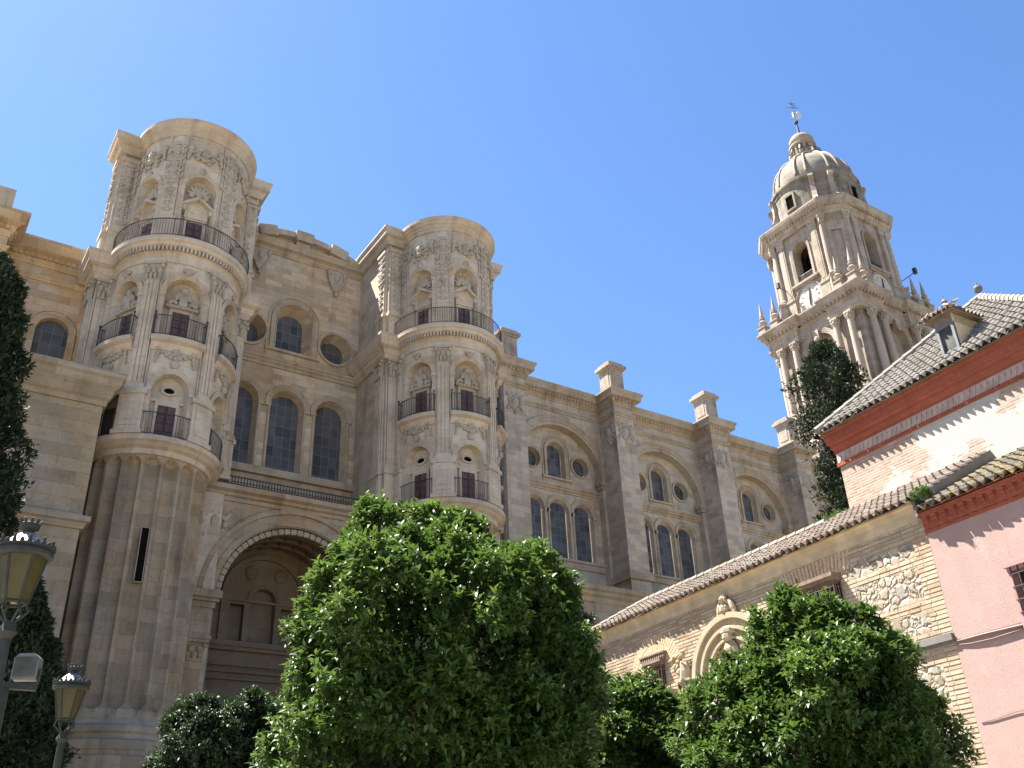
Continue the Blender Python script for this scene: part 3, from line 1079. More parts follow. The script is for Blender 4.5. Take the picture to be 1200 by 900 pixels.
# ---- nave wall, three bays, right of the turret
BAYX = (40.05, 50.55, 61.1, 71.6)
BUT = (34.75, 45.2, 55.8, 66.3)
w = MB()
AH, AZ = 3.95, 29.45
nh = [arch_pts(c, 20.0, AH, AZ, 26) for c in BAYX]
w.wall(rect_pts(27.0, 76.2, 0, 36.4), nh, 0)
for h in nh: w.reveal(h, 0, -.62)
part('nave_wall', w, M['nave'], T_wall(NY))
for c in BAYX:
    holes, rev = win_set(c, NY + .6, (-2.24, 0, 2.24), .76, 22.95, 26.62, .76, 29.25, 31.42, 2.28, 30.55, .76, .30, .06, .96)
    w = MB()
    w.wall(rect_pts(c - AH - .1, c + AH + .1, 19.5, 34.0), holes, 0)
    w.join(rev)
    part('bay_wall', w, M['nave'], T_wall(NY + .6))
    q = MB()
    q.sweep([(c - AH, NY + .6), (c + AH, NY + .6)], [(-.1, 28.1), (.08, 28.1), (.08, 28.24), (.2, 28.3), (.2, 28.42), (.32, 28.5), (.32, 28.64), (-.1, 28.72)])
    part('string_course', q, M['trim'])
    q = MB()
    q.sweep([(c - AH, NY + .6), (c + AH, NY + .6)], [(-.1, 22.3), (.12, 22.3), (.12, 22.7), (.26, 22.76), (.26, 22.92), (-.1, 22.96)])
    part('window_sill', q, M['trim'])
    q = MB()
    q.arch_mould(c, AZ, AH, AH + .72, .16, n=30)
    for sg in (-1, 1):
        q.box(c + sg * (AH + .1) - .42, c + sg * (AH + .1) + .32, -.4, .2, AZ - .32, AZ)
        q.box(c + sg * (AH + .1) - .32, c + sg * (AH + .1) + .26, -.4, .12, AZ - .62, AZ - .32)
    part('arch', q, M['trim'], T_wall(NY))
path = [(27.0, NY)]
for b in BUT:
    path += [(b - .98, NY), (b - .98, 50.05), (b + .98, 50.05), (b + .98, NY)]
    q = MB()
    q.box(b - .96, b + .96, -.1, 1.93, 0, 36.2)
    bo = part('buttress', q, M['nave'], T_wall(NY))
    q = MB()
    q.sweep([(b - .96, NY), (b - .96, 50.07), (b + .96, 50.07), (b + .96, NY)], [(-.2, 21.3), (.22, 21.3), (.22, 21.75), (.12, 21.85), (.12, 22.0), (-.2, 22.1)])
    part('base_moulding', q, M['trim'], None, bo)
    q = MB()
    shield(q, b, 1.95, 33.3, 1.2, 1.5)
    part('carved_shield', q, M['relief'], T_wall(NY), bo)
    q = MB()
    e = MB(); shield(e, 1.1, 0, 33.3, 1.1, 1.5)
    q.join(e, lambda s, d, z, b=b: (b - .97 - d, NY - s, z))
    part('carved_shield', q, M['relief'], None, bo)
    q = MB()
    e = MB()
    e.box(-1.02, 1.02, -1.02, 1.02, 36.6, 37.0)
    e.box(-.84, .84, -.84, .84, 37.0, 37.2)
    e.box(-.74, .74, -.74, .74, 37.2, 39.1)
    e.box(-.5, .5, -.78, .78, 37.5, 38.8); e.box(-.78, .78, -.5, .5, 37.5, 38.8)
    e.box(-.86, .86, -.86, .86, 39.1, 39.25)
    e.box(-1.0, 1.0, -1.0, 1.0, 39.25, 39.5)
    e.box(-.8, .8, -.8, .8, 39.5, 39.75)
    q.join(e, lambda s, d, z, b=b: (b + s * .92, 51.1 - d * .92, z))
    part('parapet_pedestal', q, M['bell'], None, bo)
path += [(76.2, NY)]
q = MB()
q.sweep(path, cornice_prof(35.45, 36.7, .70))
part('cornice', q, M['trim'])
q = MB()
q.sweep(path, [(-.1, 34.55), (.07, 34.55), (.07, 34.7), (.16, 34.76), (.16, 34.88), (-.1, 34.94)])
part('string_course', q, M['trim'])
q = MB()
q.dentils(path, .1, .34, 35.78, 36.02, .3)
part('dentils', q, M['trim'])
q = MB()
for i in range(26):
    x = 28.5 + i * 1.8 + rnd.uniform(-.3, .3)
    if any(abs(x - b) < 1.9 for b in BUT): continue
    q.box(x - rnd.uniform(.2, .5), x + rnd.uniform(.2, .5), -.7, .3, 36.66, 36.86 + rnd.uniform(0, .08))
part('coping_blocks', q, M['trim'], T_wall(NY))
# podium of side chapels in front of the nave
q = MB()
q.box(26.5, 76, -6, 0, 0, 18.5)
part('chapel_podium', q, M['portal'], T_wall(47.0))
q = MB()
q.sweep([(26.4, 47.0), (76, 47.0)], [(-.3, 18.1), (.06, 18.1), (.06, 18.4), (.3, 18.55), (.3, 18.75), (.45, 18.85), (.45, 19.15), (-5.2, 19.3)])
part('podium_cornice', q, M['chapel'])
# ---- lower ambulatory wall left of the left turret
LY = 43.2
w = MB()
hl = [arch_pts(3.42, 19.8, .72, 25.95, 16), arch_pts(-3.8, 19.8, .72, 25.95, 16)]
w.wall(rect_pts(-34, 4.9, 0, 30.0), hl, 0)
for h in hl: w.reveal(h, 0, -.35)
part('ambulatory_wall', w, M['warm'], T_wall(LY))
for c in (3.42, -3.8):
    q = MB()
    q.arch_mould(c, 25.95, .74, 1.02, .12, 19.8)
    q.arch_band(c, 25.95, 1.10, 1.16, -.02, .05, 19.8)
    wo = part('arched_window', q, M['warm'], T_wall(LY))
    q = MB(); q.poly(arch_pts(c, 19.8, .72, 25.95, 16), -.31); part('leaded_glass', q, M['glass'], T_wall(LY), wo)
q = MB()
pth = [(-34, LY), (-1.1, LY), (-1.1, 41.5), (.62, 41.5), (.62, LY), (4.9, LY)]
q.sweep(pth, cornice_prof(29.3, 30.55, .66))
q.sweep(pth, [(-.1, 28.5), (.07, 28.5), (.07, 28.62), (.14, 28.68), (.14, 28.78), (-.1, 28.86)])
q.dentils(pth, .1, .30, 29.6, 29.82, .26)
part('cornice', q, M['warm'])
q = MB()
q.box(-1.1, .62, -.1, 1.7, 0, 30.0)
bo = part('buttress', q, M['warm'], T_wall(LY))
q = MB()
q.box(-.95, .45, -.7, 1.5, 30.4, 32.2)
part('parapet_pedestal', q, M['trim'], T_wall(LY), bo)
q = MB()
for i in range(5):
    x = 1.2 + i * .8
    q.box(x, x + .5, -.6, .3, 30.5, 30.62 + .06 * (i % 2))
part('coping_blocks', q, M['trim'], T_wall(LY))
# downpipe in the corner between the right turret and the nave
q = MB()
q.tube([(27.75, 41.6, 12), (27.75, 41.6, 28.6)], .16, 8)
part('downpipe', q, M['slate'])

# ================================================================== plain chapel block at the left
CB = thing('chapel_block', 'plain weathered stone block with a moulded cornice beside the left turret', 'building', (1.0, 40, 0))
COB = (1.0, 40, 0)
q = MB()
q.box(-9, 5.5, -14, 0, 0, 20.6)
obj('wall', q, M['chapel'], CB, T_wall(38.0), off=COB)
pth = [(-9, 38), (5.5, 38), (5.5, 50)]
q = MB()
q.sweep(pth, [(-.2, 20.1), (.1, 20.1), (.1, 20.3), (.22, 20.42), (.3, 20.75), (.5, 21.0), (.5, 21.2), (.62, 21.28), (.62, 21.52), (-.4, 21.62)])
q.sweep(pth, [(-.1, 14.7), (.1, 14.75), (.18, 14.95), (.3, 15.0), (.3, 15.22), (-.1, 15.35)])
obj('cornice', q, M['chapel'], CB, off=COB)
q = MB()
q.box(-9.3, 5.3, -11.5, 0, 21.4, 21.6)
obj('roof', q, M['slate'], CB, T_wall(37.9), off=COB)

# ================================================================== BELL TOWER
BO = (81.2, 52.0, 0)
BT = thing('bell_tower', 'tall stone bell tower with paired columns, painted clock face, dome and lantern', 'bell tower', BO)
def tower(name, mb, mat, T=None, parent=None, **k):
    return obj(name, mb, mat, parent or BT, T, **k)
HL = 5.5
for k in range(4):
    T = T_face(k, HL)
    w = MB()
    h1 = arch_pts(0, 40.0, 1.75, 50.9, 20)
    w.wall(rect_pts(-HL, HL, 0, 54.0), [h1], 0)
    w.reveal(h1, 0, -.75)
    h2 = arch_pts(0, 41.5, .95, 47.6, 16)
    w.wall(h1, [h2], -.75)
    w.reveal(h2, -.75, -1.5)
    lo = tower('lower_wall', w, M['bell'], T)
    q = MB(); q.poly(h2, -1.45); tower('opening', q, M['dark'], T, lo)
    q = MB()
    q.arch_mould(0, 50.9, 1.77, 2.3, .18, 44.0)
    tower('arch', q, M['bell'], T)
    q = MB()
    q.arch_mould(0, 47.6, .97, 1.3, .14, 41.5)
    q.box(-1.6, 1.6, -.8, -.2, 49.1, 49.4)
    q.prism([(-1.75, 49.4), (1.75, 49.4), (0, 50.4)], -.8, -.1)
    q.v = [(a, b - (.75 if i < 400 else 0), c) for i, (a, b, c) in enumerate(q.v)]
    tower('niche_frame', q, M['bell'], T)
    q = MB()
    q.box(-.35, .35, -.1, .45, 51.9, 53.0)
    q.blob(0, .4, 52.0, .3, .2, .35)
    tower('console', q, M['bell'], T)
    for c in (-4.55, -2.75, 2.75, 4.55):
        q = MB()
        q.lathe([(.52, 44.3), (.52, 44.45), (.44, 44.55), (.5, 44.68), (.40, 44.8), (.385, 45.0), (.40, 47.5), (.33, 51.9), (.38, 51.95), (.38, 52.05)], c, .62, 18)
        co = tower('column', q, M['bell_col'], T)
        q = MB()
        capital(q, c, .36, 52.05, 52.86, .62, .5)
        for a in range(8):
            q.blob(c + .38 * math.cos(a * PI / 4), .62 + .38 * math.sin(a * PI / 4), 52.25, .12, .12, .2)
            q.blob(c + .44 * math.cos(a * PI / 4 + .4), .62 + .44 * math.sin(a * PI / 4 + .4), 52.55, .11, .11, .16)
        tower('capital', q, M['relief'], T, co)
        q = MB()
        q.box(c - .60, c + .60, -.1, 1.22, 43.95, 44.3)
        q.box(c - .52, c + .52, -.1, 1.12, 42.1, 43.95)
        q.box(c - .64, c + .64, -.1, 1.26, 41.6, 42.1)
        tower('pedestal', q, M['bell'], T, co)
a_, b_, j_ = 6.15, 5.65, 2.0
pth = []
for k in range(4):
    for (s, d) in ((a_, a_), (j_ + .05, a_), (j_ + .05, b_), (-j_ - .05, b_), (-j_ - .05, a_)):
        x, y = -s, -d
        for _ in range(k): x, y = -y, x
        pth.append((x, y))
# travel so that outward lies on the right
area = sum(pth[i][0] * pth[(i + 1) % len(pth)][1] - pth[(i + 1) % len(pth)][0] * pth[i][1] for i in range(len(pth)))
if area < 0: pth.reverse()
q = MB()
q.sweep(pth, [(-.9, 52.86), (-.05, 52.86), (-.05, 53.15), (.05, 53.2), (.05, 53.4), (-.03, 53.45), (-.03, 54.25), (.1, 54.32), (.1, 54.5), (-.9, 54.5)], True)
tower('entablature', q, M['bell'])
q = MB()
q.sweep(pth, [(-1.2, 54.5), (.12, 54.5), (.2, 54.7), (.5, 54.8), (.5, 55.05), (.62, 55.15), (.75, 55.45), (.75, 55.6), (-1.2, 55.75)], True)
q.dentils(pth, .1, .42, 54.5, 54.78, .5, True)
tower('cornice', q, M['bell'])
q = MB()
q.box(-6, 6, -6, 6, 54.6, 55.7)
tower('terrace', q, M['bell'])

def pinnacle(x, y, z, sc=1.0):
    q = MB()
    q.box(-.48, .48, -.48, .48, 0, .75); q.box(-.56, .56, -.56, .56, .75, .9); q.box(-.56, .56, -.56, .56, 0, .15)
    q.lathe([(.3, .9), (.18, 1.05), (.42, 1.35), (.5, 1.6), (.30, 1.8), (.18, 1.95), (.34, 2.1), (.34, 2.2), (.2, 2.3), (.24, 2.5), (.03, 4.2), (0, 4.25)], n=12)
    tower('pinnacle', q, M['bell'], None).location = (x, y, z)
for sx in (-1, 1):
    for sy in (-1, 1):
        for a, b in ((6.2, 6.2), (6.2, 4.4), (4.4, 6.2)):
            pinnacle(sx * a, sy * b, 55.65)

# belfry: chamfered square
FA, FH = 5.3, 3.55
for k in range(4):
    T = T_face(k, FA)
    w = MB()
    h1 = arch_pts(0, 59.7, 1.02, 63.75, 18)
    w.wall(rect_pts(-FH, FH, 55.6, 67.0), [h1], 0)
    w.reveal(h1, 0, -1.3)
    bw = tower('belfry_wall', w, M['bell'], T)
    q = MB(); q.poly(h1, -2.2); tower('opening', q, M['dark'], T, bw)
    q = MB(); q.arch_mould(0, 63.75, 1.05, 1.38, .12, 59.7); tower('arch', q, M['bell'], T)
    for c in (-2.35, 2.35):
        q = MB()
        pilaster(q, c, 0, 58.2, 65.3, .8, .22, 1)
        q.box(c - .55, c + .55, -.05, .3, 55.7, 58.0)
        q.box(c - .62, c + .62, -.05, .38, 58.0, 58.25)
        po = tower('pilaster', q, M['bell'], T)
        q = MB(); capital(q, c, .1, 65.3, 66.2, .85, .16)
        tower('capital', q, M['relief'], T, po)
    q = MB()
    q.box(-1.75, 1.75, -.05, .42, 59.45, 59.7)
    q.box(-1.6, 1.6, -.05, .25, 59.25, 59.45)
    tower('balcony_sill', q, M['bell'], T)
    q = MB()
    for i in range(13): q.tube([(-1.0 + i / 6, -.15, 59.7), (-1.0 + i / 6, -.15, 60.75)], .025, 4)
    q.tube([(-1.05, -.15, 60.75), (1.05, -.15, 60.75)], .04, 5)
    q.tube([(-1.05, -.15, 59.85), (1.05, -.15, 59.85)], .03, 5)
    tower('railing', q, M['iron'], T)
    # clock
    q = MB()
    q.prism(arch_pts(0, 55.75, 1.52, 57.55, 24), -.02, .10)
    m_clock = M.setdefault('clock', plain('painted_clock_plaster', (.43, .385, .31), .8, .12, 3))
    cl = tower('clock_face', q, m_clock, T)
    q = MB(); q.arch_mould(0, 57.55, 1.54, 1.78, .22, 55.75); tower('clock_frame', q, M['bell'], T, cl)
    for t in range(12):
        a = PI * t / 6
        q = MB()
        q.tube([(1.02 * math.sin(a), .12, 57.4 + 1.02 * math.cos(a)), (1.3 * math.sin(a), .12, 57.4 + 1.3 * math.cos(a))], .05, 4)
        tower('hour_mark', q, M.setdefault('clockmark', plain('faded_clock_paint', (.27, .25, .21), .8, .1)), T, cl)
    for a, L in ((R_(8), 1.15), (R_(186), .95)):
        q = MB()
        q.tube([(0, .16, 57.4), (L * math.sin(a), .16, 57.4 + L * math.cos(a))], .07, 5, [.09, .05])
        tower('clock_hand', q, M['iron'], T, cl)
    # chamfer between this face and the next
    ang = R_(45)
    def Tc(s, d, z, k=k):
        m_ = (FA + FH) / math.sqrt(2)
        x0, y0 = s * math.cos(ang) - (m_ + d) * 0, 0
        # local chamfer frame: normal (-1,-1)/sqrt2 for k = 0
        nx, ny = -math.sqrt(.5), -math.sqrt(.5)
        x, y = nx * (m_ + d) + s * math.sqrt(.5), ny * (m_ + d) - s * math.sqrt(.5)
        for _ in range(k): x, y = y, -x
        return (x, y, z)
    L = (FA - FH) / math.sqrt(2)
    w = MB()
    h = rect_pts(-.52, .52, 59.2, 64.2)
    w.wall(rect_pts(-L, L, 55.6, 67.0), [h], 0)
    w.reveal(h, 0, -.25); w.poly(h, -.25)
    tower('chamfer_wall', w, M['bell'], Tc)
    for c in (-L - .1, L + .1):
        q = MB()
        q.lathe([(.5, 58.2), (.5, 58.4), (.4, 58.5), (.45, 58.65), (.37, 58.8), (.38, 61), (.32, 65.3), (.36, 65.4)], c, -.12, 14)
        co = tower('column', q, M['bell_col'], Tc)
        q = MB()
        q.box(c - .52, c + .52, -.4, .62, 55.7, 58.0); q.box(c - .6, c + .6, -.4, .7, 58.0, 58.2)
        tower('pedestal', q, M['bell'], Tc, co)
        q = MB(); capital(q, c, -.1, 65.35, 66.2, .6, .5)
        tower('capital', q, M['relief'], Tc, co)
oct_ = []
for k in range(4):
    for s, d in ((-3.9, -5.65), (3.9, -5.65)):
        x, y = s, d
        for _ in range(k): x, y = -y, x
        oct_.append((x, y))
q = MB()
q.sweep(oct_, [(-.9, 66.2), (.0, 66.2), (.0, 66.5), (.08, 66.55), (.08, 66.75), (.2, 66.85), (.3, 67.1), (.55, 67.2), (.55, 67.5), (.68, 67.6), (.75, 67.9), (.75, 68.05), (-1.2, 68.2)], True)
q.dentils(oct_, .1, .45, 66.92, 67.18, .42, True)
tower('cornice', q, M['bell'])
q = MB()
q.lathe([(5.9, 67.4), (5.9, 68.1), (0, 68.15)], n=8)
tower('terrace', q, M['bell'])
# bells' floor, drum, dome
q = MB()
q.lathe([(5.25, 68.0), (5.25, 68.7), (5.1, 68.85), (5.0, 69.0), (5.0, 72.6), (5.1, 72.7), (5.1, 73.0), (5.28, 73.2), (5.28, 73.5), (4.95, 73.7), (4.0, 73.75)], n=56)
dr = tower('drum', q, M['dome'])
for k in range(4):
    q = MB()
    q.band(rect_pts(-.75, .75, 69.6, 71.9), rect_pts(-.5, .5, 69.85, 71.65), -.3, .18)
    tower('drum_window', q, M['dome'], T_face(k, 4.98), dr)
    q = MB(); q.poly(rect_pts(-.5, .5, 69.85, 71.65), .06); tower('drum_opening', q, M['dark'], T_face(k, 4.98), dr)
q = MB()
q.lathe([(4.85, 73.7), (4.85, 74.0)] + [(4.8 * math.cos(a), 74.0 + 5.2 * math.sin(a)) for a in [R_(4 + 70 * i / 16) for i in range(17)]] + [(1.2, 79.2)], n=56)
tower('dome', q, M['dome'], smooth=True)
for k in range(8):
    a0 = k * PI / 4 + PI / 8
    for da in (-.13, .13):
        q = MB()
        pts = []
        for i in range(13):
            e = R_(2 + 72 * i / 12)
            r = 4.86 * math.cos(e)
            pts.append((r * math.sin(a0 + da), -r * math.cos(a0 + da), 74.0 + 5.26 * math.sin(e)))
        q.tube(pts, .15, 6)
        tower('dome_rib', q, M['bell'])
for k in range(8):
    a0 = (k // 2) * PI / 2 + PI / 4 + (-.20 if k % 2 else .20)
    q = MB()
    pts = [(6.1 - .2, 68.3), (6.25, 68.7), (6.1, 69.2), (5.75, 69.7), (5.45, 70.6), (5.35, 71.6), (5.45, 72.3), (5.7, 72.7), (5.6, 73.0), (5.2, 73.1), (4.8, 73.0), (4.8, 68.3)]
    q.prism(pts, -.28, .28)
    tower('volute_buttress', q, M['bell'], lambda s, d, z, a=a0: (s * math.sin(a) + d * math.cos(a), -s * math.cos(a) + d * math.sin(a), z))
# lantern
q = MB()
q.lathe([(1.75, 79.0), (1.75, 79.2), (1.5, 79.3), (1.4, 79.5), (1.4, 79.6), (0, 79.62)], n=24)
q.lathe([(.72, 79.5), (.72, 81.3)], n=16, cap=False)
q.lathe([(1.1, 81.25), (1.35, 81.35), (1.35, 81.55), (1.1, 81.65), (1.12, 82.1), (1.22, 82.2), (1.2, 82.5), (1.0, 83.0), (.6, 83.35), (.2, 83.5), (.16, 83.7), (0, 83.7)], n=24)
la = tower('lantern', q, M['bell'])
la.scale = (1.22, 1.22, 1.0)
for k in range(8):
    a = k * PI / 4
    q = MB()
    q.lathe([(.16, 79.6), (.12, 79.75), (.12, 81.1), (.18, 81.3)], 1.1 * math.sin(a), -1.1 * math.cos(a), 8)
    tower('lantern_column', q, M['bell'], None, la)
    q = MB()
    q.prism([(1.2, 79.3), (1.75, 79.3), (1.7, 79.9), (1.4, 80.6), (1.2, 81.2)], -.08, .08)
    tower('lantern_bracket', q, M['bell'], lambda s, d, z, a=a + PI / 8: (s * math.sin(a) + d * math.cos(a), -s * math.cos(a) + d * math.sin(a), z), la)
q = MB()
for i in range(24):
    a = i * PI / 12
    q.tube([(1.7 * math.sin(a), -1.7 * math.cos(a), 79.2), (1.7 * math.sin(a), -1.7 * math.cos(a), 79.95)], .022, 4)
q.tube([(1.7 * math.sin(i * PI / 24), -1.7 * math.cos(i * PI / 24), 79.95) for i in range(49)], .03, 4)
tower('lantern_railing', q, M['iron'], None, la)
q = MB()
q.tube([(0, 0, 83.6), (0, 0, 85.6)], .1, 8, [.22, .08])
q.blob(0, 0, 85.75, .3, .3, .25)
q.tube([(0, 0, 85.8), (0, 0, 89.9)], .05, 6)
vo = tower('weather_vane', q, M['iron'])
q = MB()
q.prism([(-.1, 86.4), (.9, 86.6), (1.0, 87.3), (.55, 87.6), (.2, 87.3), (-.3, 87.5), (-.35, 86.8)], -.04, .04)
tower('flag', q, plain('pale_metal_flag', (.6, .6, .58), .4, .1, 3, .3), lambda s, d, z: (s * .6 + .1, d - s * .5, z), vo)
q = MB()
q.tube([(-.75, .3, 88.3), (.75, -.3, 88.3)], .04, 5)
q.tube([(-.5, .2, 89.0), (.5, -.2, 89.0)], .035, 5)
for sg in (-1, 1):
    q.tube([(sg * .45 * math.cos(t), -sg * .18 * math.cos(t), 88.3 + .5 * math.sin(t)) for t in [PI * i / 8 for i in range(9)]], .03, 4)
tower('cross_arms', q, M['iron'], None, vo)
for (x, y, dx, dy) in ((-5.4, 2.6, -1.2, .3), (4.0, -5.4, .5, -1.5)):
    q = MB()
    q.tube([(x, y, 59.6), (x + dx, y + dy, 60.1)], .05, 5)
    q.box(x + dx - .18, x + dx + .18, y + dy - .18, y + dy + .18, 59.9, 60.6)
    tower('lamp_bracket', q, M['iron'])
# curved parapet piece where nave meets tower
q = MB()
q.prism([(69.5, 36.5), (73.2, 36.5), (73.2, 40.6), (72.6, 40.9), (71.6, 40.9), (71.6, 40.4), (71.3, 39.6), (70.6, 39.0), (69.9, 38.6), (69.5, 37.6)], -1.6, .0)
q.box(71.3, 73.4, -1.8, .2, 40.6, 41.0)
part('parapet_scroll', q, M['bell'], T_wall(50.4))

# ================================================================== PARISH CHURCH RANGE ON THE RIGHT
SA = R_(4.0)
SD = Vector((math.sin(SA), math.cos(SA), 0))       # along the wall, away from the camera
SN = Vector((math.cos(SA), -math.sin(SA), 0))      # into the building
SP = Vector((17.13, 10.32, 0))
def TS(s, d, z):
    v = SP + SD * s - SN * d
    return (v.x, v.y, z)
def TSo(out):      # plane set back/forward
    return lambda s, d, z: TS(s, d - out, z)
SO = tuple(SP)

def srgb(r, g, b):
    f = lambda c: (c / 255 / 12.92) if c / 255 <= .04045 else ((c / 255 + .055) / 1.055) ** 2.4
    return (f(r), f(g), f(b))

# brick with pale lime joints, plus framed panels of rubble
def brick_wall_mat(name, panels):
    m, n, p = new_mat(name)
    obj_, u, z, uv = wall_uv(n)
    wob = noise(n, obj_, 2.2, 3)
    wuv = nd(n, 'ShaderNodeVectorMath', operation='ADD')
    cb = nd(n, 'ShaderNodeCombineXYZ')
    n.links.new(mathn(n, 'MULTIPLY', mathn(n, 'SUBTRACT', wob, .5), .05), cb.inputs[1])
    n.links.new(uv, wuv.inputs[0]); n.links.new(cb.outputs[0], wuv.inputs[1])
    b = brick(n, wuv.outputs[0], .30, .088, .014, smooth=.35)
    f1 = noise(n, obj_, .7, 5)
    f2 = noise(n, obj_, 9, 5, .7)
    bc = ramp(n, b.outputs['Color'], (0., (.22, .14, .085)), (.5, (.28, .20, .125)), (1., (.34, .27, .185)))
    bc = mixc(n, ramp(n, f1, (.35, 0.), (.7, .6)), bc, (.35, .29, .21))
    col = mixc(n, b.outputs['Fac'], bc, (.30, .25, .18))
    col = mixc(n, .6, col, ramp(n, f2, (.2, .7), (.55, 1.), (.9, 1.15)), 'MULTIPLY')
    # rubble
    vo = nd(n, 'ShaderNodeTexVoronoi', feature='F1')
    vo.inputs['Scale'].default_value = 4.6
    wv = nd(n, 'ShaderNodeVectorMath', operation='ADD')
    nn_ = nd(n, 'ShaderNodeTexNoise'); nn_.inputs['Scale'].default_value = 5
    sc = nd(n, 'ShaderNodeVectorMath', operation='SCALE'); sc.inputs['Scale'].default_value = .22
    n.links.new(obj_, nn_.inputs['Vector']); n.links.new(nn_.outputs['Color'], sc.inputs[0])
    n.links.new(uv, wv.inputs[0]); n.links.new(sc.outputs[0], wv.inputs[1])
    n.links.new(wv.outputs[0], vo.inputs['Vector'])
    ve = nd(n, 'ShaderNodeTexVoronoi', feature='DISTANCE_TO_EDGE')
    ve.inputs['Scale'].default_value = 4.6
    n.links.new(wv.outputs[0], ve.inputs['Vector'])
    sp = nd(n, 'ShaderNodeSeparateXYZ')
    n.links.new(vo.outputs['Color'], sp.inputs[0])
    sc_ = ramp(n, sp.outputs[0], (0., (.21, .175, .125)), (.3, (.29, .255, .20)), (.55, (.28, .195, .145)), (.75, (.37, .335, .28)), (1., (.215, .195, .165)))
    edge = ramp(n, ve.outputs['Distance'], (.02, 1.), (.09, 0.))
    rc = mixc(n, mathn(n, 'MULTIPLY', edge, .8), sc_, (.26, .215, .15))
    rc = mixc(n, .7, rc, ramp(n, f2, (.2, .6), (.55, 1.), (.9, 1.2)), 'MULTIPLY')
    mask = None
    jit = mathn(n, 'MULTIPLY', mathn(n, 'SUBTRACT', noise(n, obj_, 3.0, 4), .5), .35)
    zz = mathn(n, 'ADD', z, jit)
    uu = mathn(n, 'ADD', u, jit)
    for (u0, u1, z0, z1) in panels:
        a = mathn(n, 'MULTIPLY', mathn(n, 'GREATER_THAN', uu, u0), mathn(n, 'LESS_THAN', uu, u1))
        a = mathn(n, 'MULTIPLY', a, mathn(n, 'MULTIPLY', mathn(n, 'GREATER_THAN', zz, z0), mathn(n, 'LESS_THAN', zz, z1)))
        mask = a if mask is None else mathn(n, 'MAXIMUM', mask, a)
    col = mixc(n, mask, col, rc)
    n.links.new(col, p.inputs['Base Color'])
    p.inputs['Roughness'].default_value = .92
    p.inputs['Specular IOR Level'].default_value = .15
    hb = mathn(n, 'MULTIPLY', mathn(n, 'SUBTRACT', 1., b.outputs['Fac']), mathn(n, 'SUBTRACT', 1., mask))
    hr = mathn(n, 'MULTIPLY', ramp(n, ve.outputs['Distance'], (.0, 0.), (.2, 1.)), mask)
    nb = bump(n, mathn(n, 'ADD', hb, mathn(n, 'MULTIPLY', hr, 2.2)), .9, .02)
    nb = bump(n, f2, .5, .02, nb)
    n.links.new(nb, p.inputs['Normal'])
    return m
M['brick'] = brick_wall_mat('old_brick_wall', [(.42, 2.05, 6.46, 7.12), (.42, 1.5, 5.84, 6.2), (.4, 2.2, 7.3, 7.62), (4.6, 5.6, 6.4, 7.1), (.42, 2.0, 4.4, 5.2), (.42, 2.0, 3.3, 4.0), (2.6, 4.6, 4.4, 5.3)])
m, n, p = new_mat('patched_brick_and_limewash')
obj_, u, z, uv = wall_uv(n)
b = brick(n, uv, .27, .075, .016, smooth=.3)
bc = ramp(n, b.outputs['Color'], (0., (0.231, 0.133, 0.091)), (.5, (0.280, 0.182, 0.133)), (1., (0.322, 0.238, 0.182)))
bc = mixc(n, b.outputs['Fac'], bc, (0.299, 0.260, 0.215))
f1 = noise(n, mapped(n, uv, .45, .7), 1.0, 5, .6)
blk = brick(n, mapped(n, uv, 1, 1), 1.9, 3.2, 0.0, smooth=0.)
msk = mathn(n, 'ADD', ramp(n, f1, (.40, 0.), (.52, 1.)), mathn(n, 'MULTIPLY', mathn(n, 'SUBTRACT', blk.outputs['Color'], .5), .7))
lw = mixc(n, ramp(n, noise(n, obj_, 3, 5), (.3, 0.), (.7, 1.)), (0.322, 0.298, 0.254), (0.372, 0.353, 0.310))
col = mixc(n, ramp(n, msk, (.42, 0.), (.55, 1.)), bc, lw)
n.links.new(col, p.inputs['Base Color'])
p.inputs['Roughness'].default_value = .9
n.links.new(bump(n, mathn(n, 'SUBTRACT', 1., b.outputs['Fac']), .4, .015), p.inputs['Normal'])
M['patched'] = m
m, n, p = new_mat('pink_render')
obj_, u, z, uv = wall_uv(n)
f1 = noise(n, obj_, .9, 6, .65); f2 = noise(n, obj_, 30, 4, .7); st = noise(n, mapped(n, uv, 4, .25), 1., 4)
col = mixc(n, ramp(n, f1, (.3, 0.), (.7, 1.)), (0.266, 0.174, 0.148), (0.296, 0.204, 0.178))
col = mixc(n, ramp(n, st, (.5, 0.), (.8, .55)), col, (0.229, 0.159, 0.137))
col = mixc(n, ramp(n, noise(n, obj_, 2.2, 7, .75), (.55, 0.), (.68, .5)), col, (0.333, 0.252, 0.222))
ck = nd(n, 'ShaderNodeTexVoronoi', feature='DISTANCE_TO_EDGE'); ck.inputs['Scale'].default_value = .55
wq = nd(n, 'ShaderNodeVectorMath', operation='ADD'); nq = nd(n, 'ShaderNodeTexNoise'); nq.inputs['Scale'].default_value = 1.5; nq.inputs['Detail'].default_value = 6
n.links.new(obj_, nq.inputs['Vector']); n.links.new(uv, wq.inputs[0]); n.links.new(nq.outputs['Color'], wq.inputs[1]); n.links.new(wq.outputs[0], ck.inputs['Vector'])
col = mixc(n, ramp(n, ck.outputs['Distance'], (.0, .45), (.006, 0.)), col, (.25, .17, .15))
n.links.new(col, p.inputs['Base Color']); p.inputs['Roughness'].default_value = .9
n.links.new(bump(n, mathn(n, 'ADD', f2, mathn(n, 'MULTIPLY', f1, 1.5)), .5, .012), p.inputs['Normal'])
M['pink'] = m
M['red'] = stone('red_painted_brick', (.29, .082, .050), (.16, .045, .030), bw=.3, bh=.09, blocks=.3, patch=.5, streak=.3, bumpy=.8, hue_amt=.05)
M['redpale'] = plain('pale_lime_moulding', (0.350, 0.266, 0.224), .9, .2, 5)
